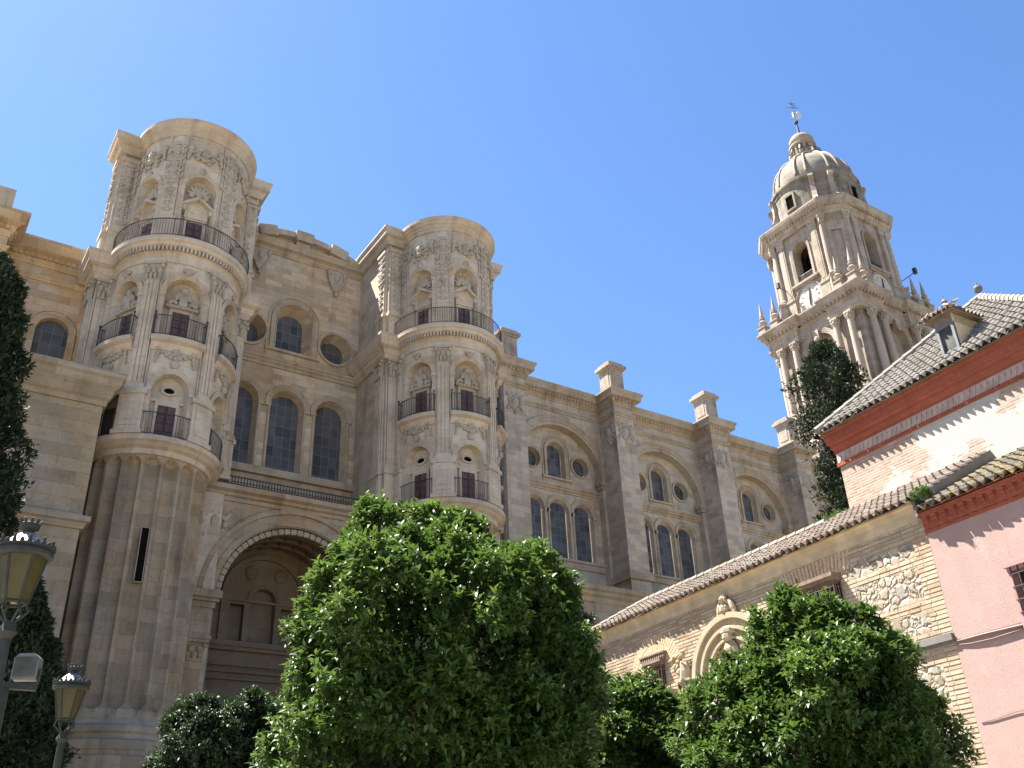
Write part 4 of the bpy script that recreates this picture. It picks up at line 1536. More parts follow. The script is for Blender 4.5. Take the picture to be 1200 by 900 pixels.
M['cream'] = plain('cream_plaster', (.52, .41, .24), .9, .15, 2, bmp=.3)
M['cove'] = plain('dirty_plaster_cove', (.40, .32, .21), .9, .25, 2, bmp=.3)
M['carved'] = stone('portal_carving_stone', (0.368, 0.304, 0.208), (0.240, 0.188, 0.120), blocks=0, patch=.5, streak=.4)

m, n, p = new_mat('proud_bricks')
obj_, u, z, uv = wall_uv(n)
b = brick(n, uv, .30, .088, .0, smooth=.1)
f1 = noise(n, obj_, .7, 5); f2 = noise(n, obj_, 9, 5, .7)
c = ramp(n, b.outputs['Color'], (0., (.24, .155, .095)), (.5, (.31, .225, .145)), (1., (.38, .305, .21)))
c = mixc(n, ramp(n, f1, (.35, 0.), (.7, .6)), c, (.40, .335, .24))
c = mixc(n, .6, c, ramp(n, f2, (.2, .7), (.55, 1.), (.9, 1.15)), 'MULTIPLY')
n.links.new(c, p.inputs['Base Color']); p.inputs['Roughness'].default_value = .92
n.links.new(bump(n, f2, .4, .015), p.inputs['Normal'])
M['brickrel'] = m

def tile_mat(name, cols, lichen=None, lamt=.5):
    m, n, p = new_mat(name)
    at = nd(n, 'ShaderNodeAttribute'); at.attribute_name = 'tile'
    tc = nd(n, 'ShaderNodeTexCoord')
    f = noise(n, tc.outputs['Object'], 1.1, 5); f2 = noise(n, tc.outputs['Object'], 14, 5, .7)
    k = len(cols)
    c = ramp(n, at.outputs['Fac'], *[(i / (k - 1), q) for i, q in enumerate(cols)])
    c = mixc(n, .7, c, ramp(n, f2, (.25, .55), (.55, 1.), (.85, 1.25)), 'MULTIPLY')
    if lichen:
        f3 = noise(n, tc.outputs['Object'], 2.6, 6, .7)
        c = mixc(n, ramp(n, f3, (.5, 0.), (.64, lamt)), c, lichen)
    n.links.new(c, p.inputs['Base Color'])
    p.inputs['Roughness'].default_value = .9
    n.links.new(bump(n, f2, .5, .02), p.inputs['Normal'])
    return m
M['tile'] = tile_mat('weathered_clay_tiles', [(0.137, 0.101, 0.076), (0.216, 0.166, 0.126), (0.173, 0.126, 0.094), (0.266, 0.223, 0.176), (0.194, 0.169, 0.144)])
M['tile_lichen'] = tile_mat('lichen_covered_tiles', [(0.094, 0.079, 0.061), (0.158, 0.130, 0.097), (0.122, 0.104, 0.083), (0.187, 0.166, 0.137)], (.40, .31, .07), .8)
M['tile_pale'] = tile_mat('pale_bleached_tiles', [(0.123, 0.107, 0.087), (0.202, 0.186, 0.158), (0.163, 0.140, 0.115), (0.236, 0.219, 0.193)])

def tile_roof(name, corner, e, up, nu, nv, mat, parent, tw=.20, tl=.32, r=.075, clip=None, off=SO):
    """barrel tile roof as one height field. corner: lower corner, e: unit vector along the eave,
    up: unit vector up the slope; clip(u, v) keeps a tile"""
    e, up = Vector(e).normalized(), Vector(up).normalized()
    nrm = e.cross(up)
    if nrm.z < 0: nrm = -nrm
    K = 8
    rg = random.Random(sum(map(ord, name)) + nu)
    v, f, ids = [], [], []
    prof = [(i / K, r * (math.sin(PI * (i / K) / .62) if i / K < .62 else -.55 * math.sin(PI * (i / K - .62) / .38))) for i in range(K + 1)]
    for i in range(nu):
        jx, jz = rg.uniform(-.008, .008), rg.uniform(-.01, .012)
        for j in range(nv):
            uc, vc = (i + .5) * tw, (j + .5) * tl
            if clip and not clip(uc, vc): continue
            val = rg.random()
            b = len(v)
            jj = rg.uniform(-.012, .012)
            for (vv, lift) in ((j * tl - .03, .035), ((j + 1) * tl, 0.0)):
                for (t, h) in prof:
                    q = Vector(corner) + e * ((i + t) * tw + jx + jj) + up * (vv + jj) + nrm * (h + lift + jz)
                    v.append(q)
            for k in range(K):
                f.append((b + k, b + k + 1, b + K + 2 + k, b + K + 1 + k))
                ids.append(val)
            # thickness at the lower lip
            b2 = len(v)
            for k in range(K + 1): v.append(v[b + k] - nrm * .018)
            for k in range(K):
                f.append((b2 + k, b2 + k + 1, b + k + 1, b + k)); ids.append(val * .6)
    me = bpy.data.meshes.new(name)
    me.from_pydata([tuple(q - Vector(off)) for q in v], [], f)
    a = me.attributes.new('tile', 'FLOAT', 'FACE')
    a.data.foreach_set('value', ids)
    me.materials.append(mat)
    o = bpy.data.objects.new(name, me)
    C.objects.link(o)
    o.parent = parent
    return o

def ridge_tiles(name, a, b, r, mat, parent, off=SO, seg=.34):
    a, b = Vector(a), Vector(b)
    L = (b - a).length
    k = max(1, int(L / seg))
    mb = MB()
    for i in range(k):
        p0, p1 = a.lerp(b, i / k), a.lerp(b, min(1, (i + 1.12) / k))
        mb.tube([p0, p1], r, 8, [r * 1.12, r * .92])
    o = obj(name, mb, mat, parent, off=off)
    at = o.data.attributes.new('tile', 'FLOAT', 'FACE')
    at.data.foreach_set('value', [random.Random(i // 10).random() for i in range(len(o.data.polygons))])
    return o

# ---------------- low brick building
BB = thing('brick_building', 'long low brick and rubble building with tiled roof and carved arched doorway', 'building', SO)
def bpart(name, mb, mat, T=TS, parent=None, **k):
    return obj(name, mb, mat, parent or BB, T, off=SO, **k)
SL = R_(28)
PS_ = 6.04
w = MB()
win1 = rect_pts(2.42, 3.72, 6.0, 7.46)
win2 = rect_pts(8.8, 9.48, 5.7, 6.95)
w.wall(rect_pts(0.0, 12.0, 0, 8.2), [win1, win2], 0)
for h in (win1, win2):
    w.reveal(h, 0, -.35); w.poly(h, -.35)
w.box(0.0, 12.0, -6, -.5, 0, 8.3)
w.f = w.f
bpart('wall', w, M['brick'])
# plaster cove under the eave
q = MB()
pr = [(0, 7.99), (.025, 7.99), (.03, 8.05), (.045, 8.18), (.08, 8.28), (.12, 8.32), (.12, 8.36), (0, 8.40)]
q.add([(s, d, z) for s in (0, 12.1) for d, z in pr], [(i, (i + 1) % 8, 8 + (i + 1) % 8, 8 + i) for i in range(8)] + [tuple(range(8)), tuple(range(15, 7, -1))])
bpart('eave_cove', q, M['cove'])
up = (SN * math.cos(SL) + Vector((0, 0, math.sin(SL))))
def roofpt(s, off, z): return Vector(TS(s, -off, z))
c0 = roofpt(-.02, -.24, 8.35)
tile_roof('roof', c0, SD, up, 61, 13, M['tile'], BB, clip=lambda u, v: (v < 3.62 if u < 4.4 else v < 2.70))
q = MB()   # roof deck under the tiles
z_at = lambda o: 8.35 + (o + .24) * math.tan(SL)
q.add([TS(s, -o, z_at(o) - .045) for s in (0.02, 12.1) for o in (-.22, 3.1)] + [TS(s, -o, 8.3) for s in (0.02, 12.1) for o in (-.22, 3.1)],
      [(0, 1, 3, 2), (0, 1, 5, 4), (2, 3, 7, 6), (1, 3, 7, 5)])
rd = obj('roof_deck', q, M['cove'], BB, off=SO)
ridge_tiles('ridge_tiles', roofpt(4.3, 2.18, z_at(2.18) + .05), roofpt(12.15, 2.18, z_at(2.18) + .05), .11, M['tile'], BB)
ridge_tiles('verge_tiles', roofpt(12.1, -.3, z_at(-.3) + .05), roofpt(12.1, 2.1, z_at(2.1) + .05), .10, M['tile'], BB)
# near end of this roof stands a step above the pink house's roof
q = MB()
q.add([TS(-.03, -o, z) for o, z in ((-.2, 8.0), (3.0, 9.6), (3.0, z_at(3.0) + .02), (-.2, z_at(-.2) + .02))] + [TS(.03, -o, z) for o, z in ((-.2, 8.0), (3.0, 9.6), (3.0, z_at(3.0) + .02), (-.2, z_at(-.2) + .02))],
      [(0, 1, 2, 3), (4, 5, 6, 7), (0, 1, 5, 4), (1, 2, 6, 5), (2, 3, 7, 6), (3, 0, 4, 7)])
obj('roof_step', q, M['slate'], BB, off=SO)
q = MB()   # rear slope so that the range closes behind its ridge
q.add([TS(s, -o, z) for s in (4.2, 12.1) for o, z in ((2.2, z_at(2.2)), (6, 8.3))], [(0, 1, 3, 2)])
obj('rear_roof', q, M['tile'], BB, off=SO)
# brick courses standing a little proud of their joints
q = MB()
rg = random.Random(5)
z = 3.0
voids = [(2.36, 3.78, 5.95, 7.98), (8.74, 9.54, 5.66, 7.0), (.42, 2.05, 6.46, 7.12), (.42, 1.5, 5.84, 6.2), (.4, 2.2, 7.3, 7.62), (PS_ - 2.9, PS_ + 2.9, 0, 6.12), (.42, 2.0, 3.3, 5.2)]
while z < 7.94:
    segs = [(0.0, 12.0)]
    for (u0, u1, z0, z1) in voids:
        if z + .03 > z0 and z + .03 < z1:
            segs = [p for a_, b_ in segs for p in ((a_, min(b_, u0)), (max(a_, u1), b_)) if p[1] - p[0] > .02]
    for a_, b_ in segs:
        u = a_
        while u < b_ - .02:
            L = min(rg.uniform(.25, .32), b_ - u)
            d = rg.uniform(.004, .013)
            q.box(u + .006, u + L - .006, -.02, d, z + rg.uniform(0, .006), z + .066 + rg.uniform(-.006, .004))
            u += L
    z += .088
bpart('brick_courses', q, M['brickrel'])
# string ledge
q = MB()
q.box(0.0, 1.62, -.02, .09, 5.55, 5.68)
q.box(0.0, 1.62, -.02, .05, 5.49, 5.55)
bpart('stone_ledge', q, M['slate'])
# large grille window: lintel, projecting iron cage
def grille_window(s0, s1, z0, z1, pr, nb, label=None, brk=False, parent=None, T=TS):
    q = MB()
    q.box(s0 - .06, s1 + .06, -.05, pr + .04, z1, z1 + .08)
    q.box(s0 - .04, s1 + .04, -.05, pr, z1 - .07, z1)
    wo = bpart('window', q, M['wood'], T, parent)
    q = MB(); q.poly(rect_pts(s0, s1, z0, z1), -.30); bpart('pane', q, M['darkglass'], T, wo)
    q = MB()
    for i in range(nb + 1):
        s = s0 + (s1 - s0) * i / nb
        q.tube([(s, pr - .03, z0 - .05), (s, pr - .03, z1)], .013, 5)
    for j in range(4):
        z = z0 + (z1 - z0) * (j + .4) / 4
        q.tube([(s0, .0, z), (s0, pr - .03, z), (s1, pr - .03, z), (s1, .0, z)], .014, 4)
    for k in range(3):
        d = pr * k / 3
        for s in (s0, s1): q.tube([(s, d, z0 - .05), (s, d, z1)], .013, 5)
    bpart('iron_grille', q, M['rust'], T, wo)
    return wo
M['wood'] = plain('weathered_wood', (.17, .12, .085), .8, .3, 6)
M['rust'] = plain('rusty_iron', (.10, .065, .05), .7, .3, 8)
m, n, p = new_mat('dark_window_glass')
p.inputs['Base Color'].default_value = (.025, .027, .03, 1); p.inputs['Roughness'].default_value = .12
M['darkglass'] = m
grille_window(2.42, 3.72, 6.0, 7.46, .26, 12)
q = MB()   # flat brick arch over it
for i in range(19):
    t = (i / 18 - .5) * 2
    s = 3.07 + t * .92
    q.prism([(s - .035, 7.56), (s + .035, 7.56), (s + .035 + t * .10, 7.98), (s - .035 + t * .10, 7.98)], -.02, .008 + .004 * (i % 3))
bpart('flat_brick_arch', q, M['soldier'] if 'soldier' in M else M.setdefault('soldier', plain('soldier_bricks', (.43, .30, .19), .9, .25, 9)))
wo = grille_window(8.8, 9.48, 5.7, 6.95, .16, 6)
q = MB()
for i in range(12):
    s = 8.66 + .98 * i / 11
    q.box(s, s + .06, -.02, .12, 7.06, 7.17)
q.box(8.62, 9.72, -.02, .14, 7.17, 7.21)
q.box(8.68, 9.66, -.02, .10, 7.02, 7.06)
bpart('tiled_hood', q, M['wood'], TS, wo)
for ri, ro in ((.62, .86), (.88, 1.12)):
    q = MB()
    K = 30
    for i in range(K):
        a = PI * (i + .5) / K
        da = PI / K * .40
        q.prism([(9.14 + r_ * math.cos(b_), 6.62 + r_ * math.sin(b_)) for r_, b_ in ((ri, a - da), (ro, a - da), (ro, a + da), (ri, a + da))], -.02, .014)
    bpart('relieving_arch', q, M['soldier'])
# ---------------- carved doorway
PS, PB = 6.04, 6.05
q = MB()
for k, (r0_, r1_, d_) in enumerate(((1.36, 1.50, .20), (1.18, 1.36, .12), (1.10, 1.18, .19), (.92, 1.10, .09), (.86, .92, .15))):
    q.arch_band(PS, PB, r0_, r1_, -.03, d_, n=26)
ar = bpart('doorway_arch', q, M['carved'])
q = MB()
q.prism([(PS + .88 * math.cos(PI * i / 24), PB + .88 * math.sin(PI * i / 24)) for i in range(25)], -.02, .03)
ty = bpart('tympanum', q, M['carved'])
q = MB()      # coat of arms: urn-like crest, tassels, foliage
q.blob(PS, .12, 7.12, .26, .17, .13)
q.blob(PS, .15, 6.98, .17, .14, .14)
q.blob(PS, .10, 6.6, .26, .13, .32)
q.blob(PS, .16, 6.62, .17, .12, .22)
for sg in (-1, 1):
    q.tube([(PS + sg * (.2 + .5 * math.sin(t)), .10, 7.1 - .45 * t) for t in [i * .25 for i in range(7)]], .035, 5)
    for row in range(4):
        for c_ in range(row + 1):
            q.blob(PS + sg * (.36 + .13 * c_), .07, 6.66 - row * .17, .045, .05, .075)
    for k in range(9):
        q.blob(PS + sg * rnd.uniform(.25, .75), .06, rnd.uniform(6.6, 7.0), .07, .05, .06, rnd.uniform(-1, 1))
bpart('coat_of_arms', q, M['carved'], TS, ty)
q = MB()      # bust with wings above the arch
for T_, e in ((1, 0),):
    q.box(PS - .18, PS + .18, -.02, .16, 7.46, 7.56)
    q.blob(PS, .12, 7.66, .17, .13, .15)
    q.blob(PS, .14, 7.88, .095, .11, .125)
    q.blob(PS, .245, 7.865, .018, .03, .03)
    for sg in (-1, 1):
        q.blob(PS + sg * .035, .225, 7.90, .016, .015, .012)
        q.blob(PS + sg * .09, .13, 7.87, .04, .09, .12, sg * .3)
        q.blob(PS + sg * .22, .08, 7.70, .10, .07, .22, sg * .35)
        q.blob(PS + sg * .28, .07, 7.60, .07, .06, .2, sg * .2)
    q.blob(PS, .10, 7.99, .10, .10, .05)
    q.tube([(PS - .02, .22, 7.82), (PS + .02, .22, 7.82)], .012, 4)
bpart('winged_bust', q, M['carved'])
for sg in (-1, 1):
    c = PS + sg * 1.78
    q = MB()
    q.box(c - .24, c + .24, -.02, .22, 6.06, 6.24); q.box(c - .28, c + .28, -.02, .26, 6.24, 6.29)
    fo = bpart('figure_pedestal', q, M['carved'])
    q = MB()      # kneeling robed figure in relief
    q.tube([(c, .13, 6.29), (c - sg * .03, .15, 6.5), (c - sg * .01, .14, 6.74)], .14, 8, [.17, .14, .11])
    q.blob(c, .16, 6.9, .07, .08, .09)
    q.blob(c, .15, 6.98, .08, .08, .05)
    q.tube([(c - sg * .1, .18, 6.7), (c - sg * .18, .24, 6.6), (c - sg * .08, .28, 6.68)], .035, 5)
    bpart('robed_figure', q, M['carved'], TS, fo)
    q = MB()
    for k in range(14): q.blob(c + sg * rnd.uniform(.28, .75), .02, rnd.uniform(6.55, 7.0), .09, .05, .05, rnd.uniform(-1, 1))
    bpart('leaf_carving', q, M['carved'])
q = MB()
q.box(PS - 2.0, PS + 2.0, -.02, .16, 5.66, 5.94)
q.box(PS - 2.1, PS + 2.1, -.02, .26, 5.94, 6.05)
q.box(PS - 2.05, PS + 2.05, -.02, .20, 5.58, 5.66)
en = bpart('door_entablature', q, M['carved'])
for sg in (-1, 1):
    c = PS + sg * 2.45
    q = MB()
    q.box(c - .34, c + .34, -.02, .42, 5.72, 6.02); q.box(c - .40, c + .40, -.02, .5, 6.02, 6.1); q.box(c - .30, c + .30, -.02, .36, 5.6, 5.72)
    q.box(c - .2, c + .2, -.02, .28, 0, 5.6)
    bpart('door_jamb', q, M['carved'])
q = MB()
q.poly(rect_pts(PS - 1.9, PS + 1.9, 0, 5.58), .02)
bpart('door_panel', q, M['door'])
# ---------------- tall church body behind
CH = thing('parish_church', 'tall whitewashed and brick church wall under a red cornice and steep tiled roof', 'church', SO)
def cpart(name, mb, mat, T=TS, parent=None, **k):
    return obj(name, mb, mat, parent or CH, T, off=SO, **k)
WO, EO = 3.10, 2.74
S0, S1 = -2.9, 4.24
q = MB()
q.box(S0, S1, -WO - 8, -WO, 0, 12.0)
cpart('wall', q, M['patched'])
def Tcr(sgn=1): return lambda s, d, z: TS(s, d, z)
q = MB()
pth2 = [TS(S0 - .0, -WO, 0)[:2], TS(S1, -WO, 0)[:2], TS(S1, -WO - 8, 0)[:2]]
flip = [pth2[2], pth2[1], pth2[0]]
q.sweep(flip, [(-.2, 11.39), (.05, 11.39), (.05, 11.48), (-.2, 11.52)])
q.sweep(flip, [(-.2, 11.74), (.05, 11.74), (.06, 11.84), (.11, 11.92), (.11, 12.0), (.16, 12.05), (.19, 12.2), (.19, 12.3), (.24, 12.32), (.24, 12.40), (-.2, 12.46)])
co = cpart('red_cornice', q, M['red'], None)
q = MB()
q.sweep(flip, [(-.2, 11.47), (.03, 11.47), (.03, 11.76), (-.2, 11.76)])
zi = cpart('frieze', q, M['redpale'], None, co)
q = MB()
nz = 46
for i in range(nz):
    s = S0 + (S1 - S0) * (i + .5) / nz
    for k in range(4):
        hw_ = .075 - .018 * k
        q.box(s - hw_, s + hw_, -WO - .02, -WO + .055, 11.74 - .06 * (k + 1), 11.74 - .06 * k)
cpart('zigzag_brickwork', q, M['redpale'], TS, co)
RS = math.atan(.93)
zE = 12.41
tS0, tS1 = -2.71, 4.49
half = (tS1 - tS0) / 2
up2 = (SN * math.cos(RS) + Vector((0, 0, math.sin(RS))))
Lr = half / math.cos(RS)
tile_roof('roof', roofpt(tS0, EO, zE), SD, up2, int((tS1 - tS0) / .20), int(Lr / .30) + 1, M['tile_pale'], CH, tl=.30,
          clip=lambda u, v: v * math.cos(RS) < min(u, (tS1 - tS0) - u) - .02)
upf = (-SD * math.cos(RS) + Vector((0, 0, math.sin(RS))))
tile_roof('roof', roofpt(tS1, EO, zE), SN, upf, int(2 * half / .20), int(Lr / .30) + 1, M['tile_pale'], CH, tl=.30,
          clip=lambda u, v: v * math.cos(RS) < min(u, 2 * half - u) - .02)
apex = roofpt((tS0 + tS1) / 2, EO + half, zE + half * .93)
for (s, o) in ((tS1, EO), (tS0, EO), (tS1, EO + 2 * half)):
    ridge_tiles('hip_tiles', roofpt(s, o, zE + .06), apex + Vector((0, 0, .06)), .11, M['tile_pale'], CH)
q = MB()
dk = .035
cs = [roofpt(tS0 + .02, EO + .02, zE - dk), roofpt(tS1 - .02, EO + .02, zE - dk), roofpt(tS1 - .02, EO + 2 * half, zE - dk), roofpt(tS0 + .02, EO + 2 * half, zE - dk), apex - Vector((0, 0, .08))]
q.add([tuple(c) for c in cs], [(0, 1, 4), (1, 2, 4), (2, 3, 4), (3, 0, 4), (0, 1, 2, 3)])
obj('roof_deck', q, M['slate'], CH, off=SO)
q = MB()
q.lathe([(.14, 0), (.10, .12), (.05, .18), (.07, .24), (.17, .34), (.20, .46), (.15, .58), (.04, .66), (.02, .8), (0, .82)], apex.x, apex.y, 14)
q.v = [(apex.x + (a - apex.x) * .62, apex.y + (b - apex.y) * .62, c * .62 + apex.z + .05) for a, b, c in q.v]
obj('ball_finial', q, M['slate'], CH, off=SO)
# dormer
ds, do, dz = .29, 3.20, 12.84
dw, dh = .25, .82
q = MB()
q.band(rect_pts(ds - dw, ds + dw, dz, dz + dh), rect_pts(ds - dw + .07, ds + dw - .07, dz + .07, dz + dh - .07), -do - .06, -do + .03)
q.box(ds - dw - .05, ds + dw + .05, -do - .05, -do + .08, dz - .06, dz)
M['bluewood'] = plain('grey_blue_painted_wood', (.11, .125, .135), .6, .15, 4)
dm = cpart('dormer', q, M['bluewood'])
q = MB(); q.poly(rect_pts(ds - dw + .05, ds + dw - .05, dz + .05, dz + dh - .05), -do - .03)
m, n, p = new_mat('dusty_window_pane')
tc = nd(n, 'ShaderNodeTexCoord')
n.links.new(mixc(n, ramp(n, noise(n, tc.outputs['Object'], 3, 4), (.35, 0.), (.65, 1.)), (.025, .028, .028), (.10, .10, .085)), p.inputs['Base Color'])
p.inputs['Roughness'].default_value = .6
p.inputs['Specular IOR Level'].default_value = .2
M['dusty'] = m
cpart('dormer_glass', q, M['dusty'], TS, dm)
q = MB()
for sg in (-1, 1):
    a = ds + sg * (dw - .03)
    pts = [(-do, dz - .1), (-do, dz + dh + .26), (-do - 1.15, dz + dh + .26), (-do - 1.15, dz + .9)]
    v = [(a - .03, d, z) for d, z in pts] + [(a + .03, d, z) for d, z in pts]
    q.add(v, [(0, 1, 2, 3), (4, 5, 6, 7), (0, 1, 5, 4), (1, 2, 6, 5), (2, 3, 7, 6), (3, 0, 4, 7)])
cpart('dormer_cheeks', q, M['cream'], TS, dm)
# low hipped roof over the dormer: dark boarded soffit, clay tiles, small finial
rz = dz + dh + .30
e0, e1, f0, f1 = ds - .40, ds + .46, do - .13, do + 1.15
q = MB()
q.box(e0, e1, -f1, -f0, rz - .05, rz)
q.box(ds - dw, ds + dw, -do - .9, -do + .01, dz + dh, rz - .04)
obj('dormer_soffit', q, M['wood'], CH, TS, off=SO)
am = .36
apx = roofpt(ds, f0 + .46, rz + am)
for (c_, e_, L_) in ((roofpt(e0, f0, rz + .01), SD, e1 - e0), ):
    u_ = (Vector(apx) - (Vector(c_) + e_ * L_ / 2)).normalized()
    W_ = L_
    tile_roof('dormer_roof', c_, e_, u_, int(L_ / .14) + 1, 2, M['tile'], CH, tw=.14, tl=.28, r=.05, clip=lambda u, v: v < .56 * (1 - abs(u / W_ - .5)) + .12)
for sg, se in ((-1, e0), (1, e1)):
    c_ = roofpt(se, f0, rz + .01)
    u_ = (roofpt(ds, f0 + .6, rz + am) - roofpt(se, f0 + .6, rz + .01)).normalized()
    tile_roof('dormer_roof', c_, SN, u_, 9, 2, M['tile'], CH, tw=.14, tl=.26, r=.05, clip=lambda u, v: v < u * .9 + .15)
ridge_tiles('dormer_ridge', apx, roofpt(ds, f1 + .6, rz + am), .06, M['tile'], CH, seg=.28)
for se in (e0, e1): ridge_tiles('dormer_ridge', roofpt(se, f0, rz + .05), apx, .055, M['tile'], CH, seg=.28)
q = MB()
q.lathe([(.07, 0), (.03, .05), (.075, .12), (.045, .18), (.014, .22), (.01, .32), (0, .33)], apx.x, apx.y, 10)
q.v = [(a, b, c + apx.z + .02) for a, b, c in q.v]
obj('dormer_finial', q, M['slate'], CH, off=SO)
# ---------------- pink house
PH = thing('pink_house', 'pink rendered house with red brick corbelled eave and barred window', 'house', tuple(SP))
def ppart(name, mb, mat, T=TS, parent=None, **k):
    return obj(name, mb, mat, parent or PH, T, off=SO, **k)
w = MB()
pw = rect_pts(-2.45, -1.52, 5.35, 6.46)
w.wall(rect_pts(-9, 0, 0, 8.0), [pw], .012)
w.reveal(pw, .012, -.25); w.poly(pw, -.25)
w.box(-9, -.001, -2.95, -.4, 0, 8.0)
ppart('wall', w, M['pink'])
q = MB()
for k, (z0, z1, d) in enumerate(((7.66, 7.73, .03), (7.98, 8.06, .17))):
    q.box(-9, .02, -.02, d, z0, z1)
q.box(-9, .0, -.02, .06, 7.73, 7.98)
ppart('red_eave', q, M['red'])
i = 0
s = -.10
q0 = None
while s > -5.6:
    q = MB()
    for k in range(4):
        d = .05 + .032 * k
        q.box(s - .055, s + .055, -.02, d, 7.73 + .0625 * k, 7.73 + .0625 * (k + 1) - .004)
    ppart('corbel', q, M['red'])
    s -= .215
SL2 = R_(27)
up3 = (SN * math.cos(SL2) + Vector((0, 0, math.sin(SL2))))
tile_roof('roof', roofpt(-8.0, -.24, 8.10), SD, up3, 40, 12, M['tile_lichen'], PH)
q = MB()
zp = lambda o: 8.10 + (o + .24) * math.tan(SL2)
q.add([TS(s_, -o, z_) for s_ in (-8.0, -.02) for o, z_ in ((-.22, 8.065), (-.22, zp(-.22) - .03), (3.0, zp(3.0) - .06), (3.0, 8.0))],
      [(0, 1, 5, 4), (1, 2, 6, 5), (0, 1, 2, 3), (4, 5, 6, 7)])
obj('roof_deck', q, M['red'], PH, off=SO)
q = MB()
q.band(rect_pts(-2.51, -1.47, 5.28, 6.52), rect_pts(-2.42, -1.55, 5.37, 6.43), -.14, .10)
q.box(-2.53, -1.44, -.02, .16, 6.50, 6.57)
wo = ppart('window', q, M.setdefault('pinkframe', plain('dark_pink_frame', (.30, .16, .15), .7, .2, 5)))
q = MB(); q.poly(rect_pts(-2.42, -1.55, 5.37, 6.43), -.12); ppart('pane', q, M['darkglass'], TS, wo)
q = MB()
for k in range(7): q.tube([(-2.42 + .87 * k / 6, .11, 5.3), (-2.42 + .87 * k / 6, .11, 6.5)], .013, 5)
for k in range(5): q.tube([(-2.46, .11, 5.45 + k * .23), (-1.50, .11, 5.45 + k * .23)], .012, 5)
ppart('iron_grille', q, M['iron'], TS, wo)
M['cable'] = plain('grey_cable', (.16, .10, .09), .7, .2, 6)
q = MB()
q.tube([(.0, .03, 5.50), (-.6, .05, 5.50), (-1.6, .06, 5.475), (-2.6, .05, 5.48), (-6, .05, 5.47)], .022, 5)
q.box(-6, -.02, .01, .045, 5.50, 5.535)
ppart('cable', q, M['cable'])
q = MB()
q.tube([(-.02, .03, 5.44), (-.35, .04, 5.40), (-.8, .05, 5.385), (-1.3, .05, 5.41), (-1.9, .04, 5.46)], .011, 5)
ppart('cable', q, M['cable'])
q = MB()
q.tube([(-.10, .02, 4.02), (-.3, .025, 4.03), (-.55, .025, 4.05), (-.8, .03, 4.09), (-1.4, .03, 4.10), (-3, .03, 4.12)], .009, 4)
ppart('cable', q, M['cable'])

# ================================================================== VEGETATION
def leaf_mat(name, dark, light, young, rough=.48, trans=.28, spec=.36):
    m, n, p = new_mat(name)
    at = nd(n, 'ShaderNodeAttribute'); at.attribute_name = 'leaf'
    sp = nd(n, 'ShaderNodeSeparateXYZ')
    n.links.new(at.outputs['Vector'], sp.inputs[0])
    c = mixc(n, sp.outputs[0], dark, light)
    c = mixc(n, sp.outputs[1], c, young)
    n.links.new(c, p.inputs['Base Color'])
    p.inputs['Roughness'].default_value = rough
    p.inputs['Specular IOR Level'].default_value = spec
    tr = nd(n, 'ShaderNodeBsdfTranslucent')
    n.links.new(mixc(n, .5, c, young), tr.inputs['Color'])
    mx = nd(n, 'ShaderNodeMixShader')
    mx.inputs[0].default_value = trans
    out = n.nodes['Material Output']
    n.links.new(p.outputs[0], mx.inputs[1]); n.links.new(tr.outputs[0], mx.inputs[2])
    n.links.new(mx.outputs[0], out.inputs['Surface'])
    return m
M['orange_leaf'] = leaf_mat('orange_tree_leaves', (.018, .043, .008), (.042, .088, .014), (.115, .185, .032))
M['dark_leaf'] = leaf_mat('dark_evergreen_leaves', (.012, .026, .010), (.028, .055, .018), (.05, .09, .03), .55, .12, .35)
M['cypress_leaf'] = leaf_mat('cypress_sprays', (.010, .020, .010), (.026, .042, .020), (.05, .072, .034), .7, .08, .2)
M['bark'] = plain('grey_brown_bark', (.13, .10, .075), .95, .35, 8, bmp=.8)

def leaf_mesh(name, pos, axis, up, length, width, colr, mat, parent, off, fold=.22, droop=.14):
    """each leaf: 6 vertices, two quads folded along the midrib and bent at the middle"""
    n_ = len(pos)
    axis = axis / np.linalg.norm(axis, axis=1, keepdims=True)
    side = np.cross(axis, up)
    side /= np.maximum(1e-6, np.linalg.norm(side, axis=1, keepdims=True))
    nrm = np.cross(side, axis)
    L, Wd = length[:, None], width[:, None]
    base = pos
    mid = pos + axis * L * .5 + nrm * L * .06
    tip = pos + axis * L - nrm * L * droop
    ml = mid + side * Wd * .5 + nrm * Wd * fold
    mr = mid - side * Wd * .5 + nrm * Wd * fold
    V = np.stack([base, mr, tip, ml, mid], 1).reshape(-1, 3) - np.array(off)
    o5 = np.arange(n_)[:, None] * 5
    # 4 triangles: base-mr-mid, base-mid-ml, mid-mr-tip, mid-tip-ml
    F = (o5[:, :, None] + np.array([[0, 1, 4], [0, 4, 3], [4, 1, 2], [4, 2, 3]])[None]).reshape(-1, 3)
    me = bpy.data.meshes.new(name)
    me.vertices.add(len(V)); me.vertices.foreach_set('co', V.astype(np.float32).ravel())
    me.loops.add(F.size); me.loops.foreach_set('vertex_index', F.astype(np.int32).ravel())
    me.polygons.add(len(F)); me.polygons.foreach_set('loop_start', (np.arange(len(F)) * 3).astype(np.int32))
    me.update(calc_edges=True)
    a = me.attributes.new('leaf', 'FLOAT_VECTOR', 'FACE')
    a.data.foreach_set('vector', np.repeat(colr, 4, axis=0).astype(np.float32).ravel())
    me.materials.append(mat)
    o = bpy.data.objects.new(name, me)
    C.objects.link(o)
    o.parent = parent
    return o

def unit(v): return v / np.maximum(1e-9, np.linalg.norm(v, axis=-1, keepdims=True))

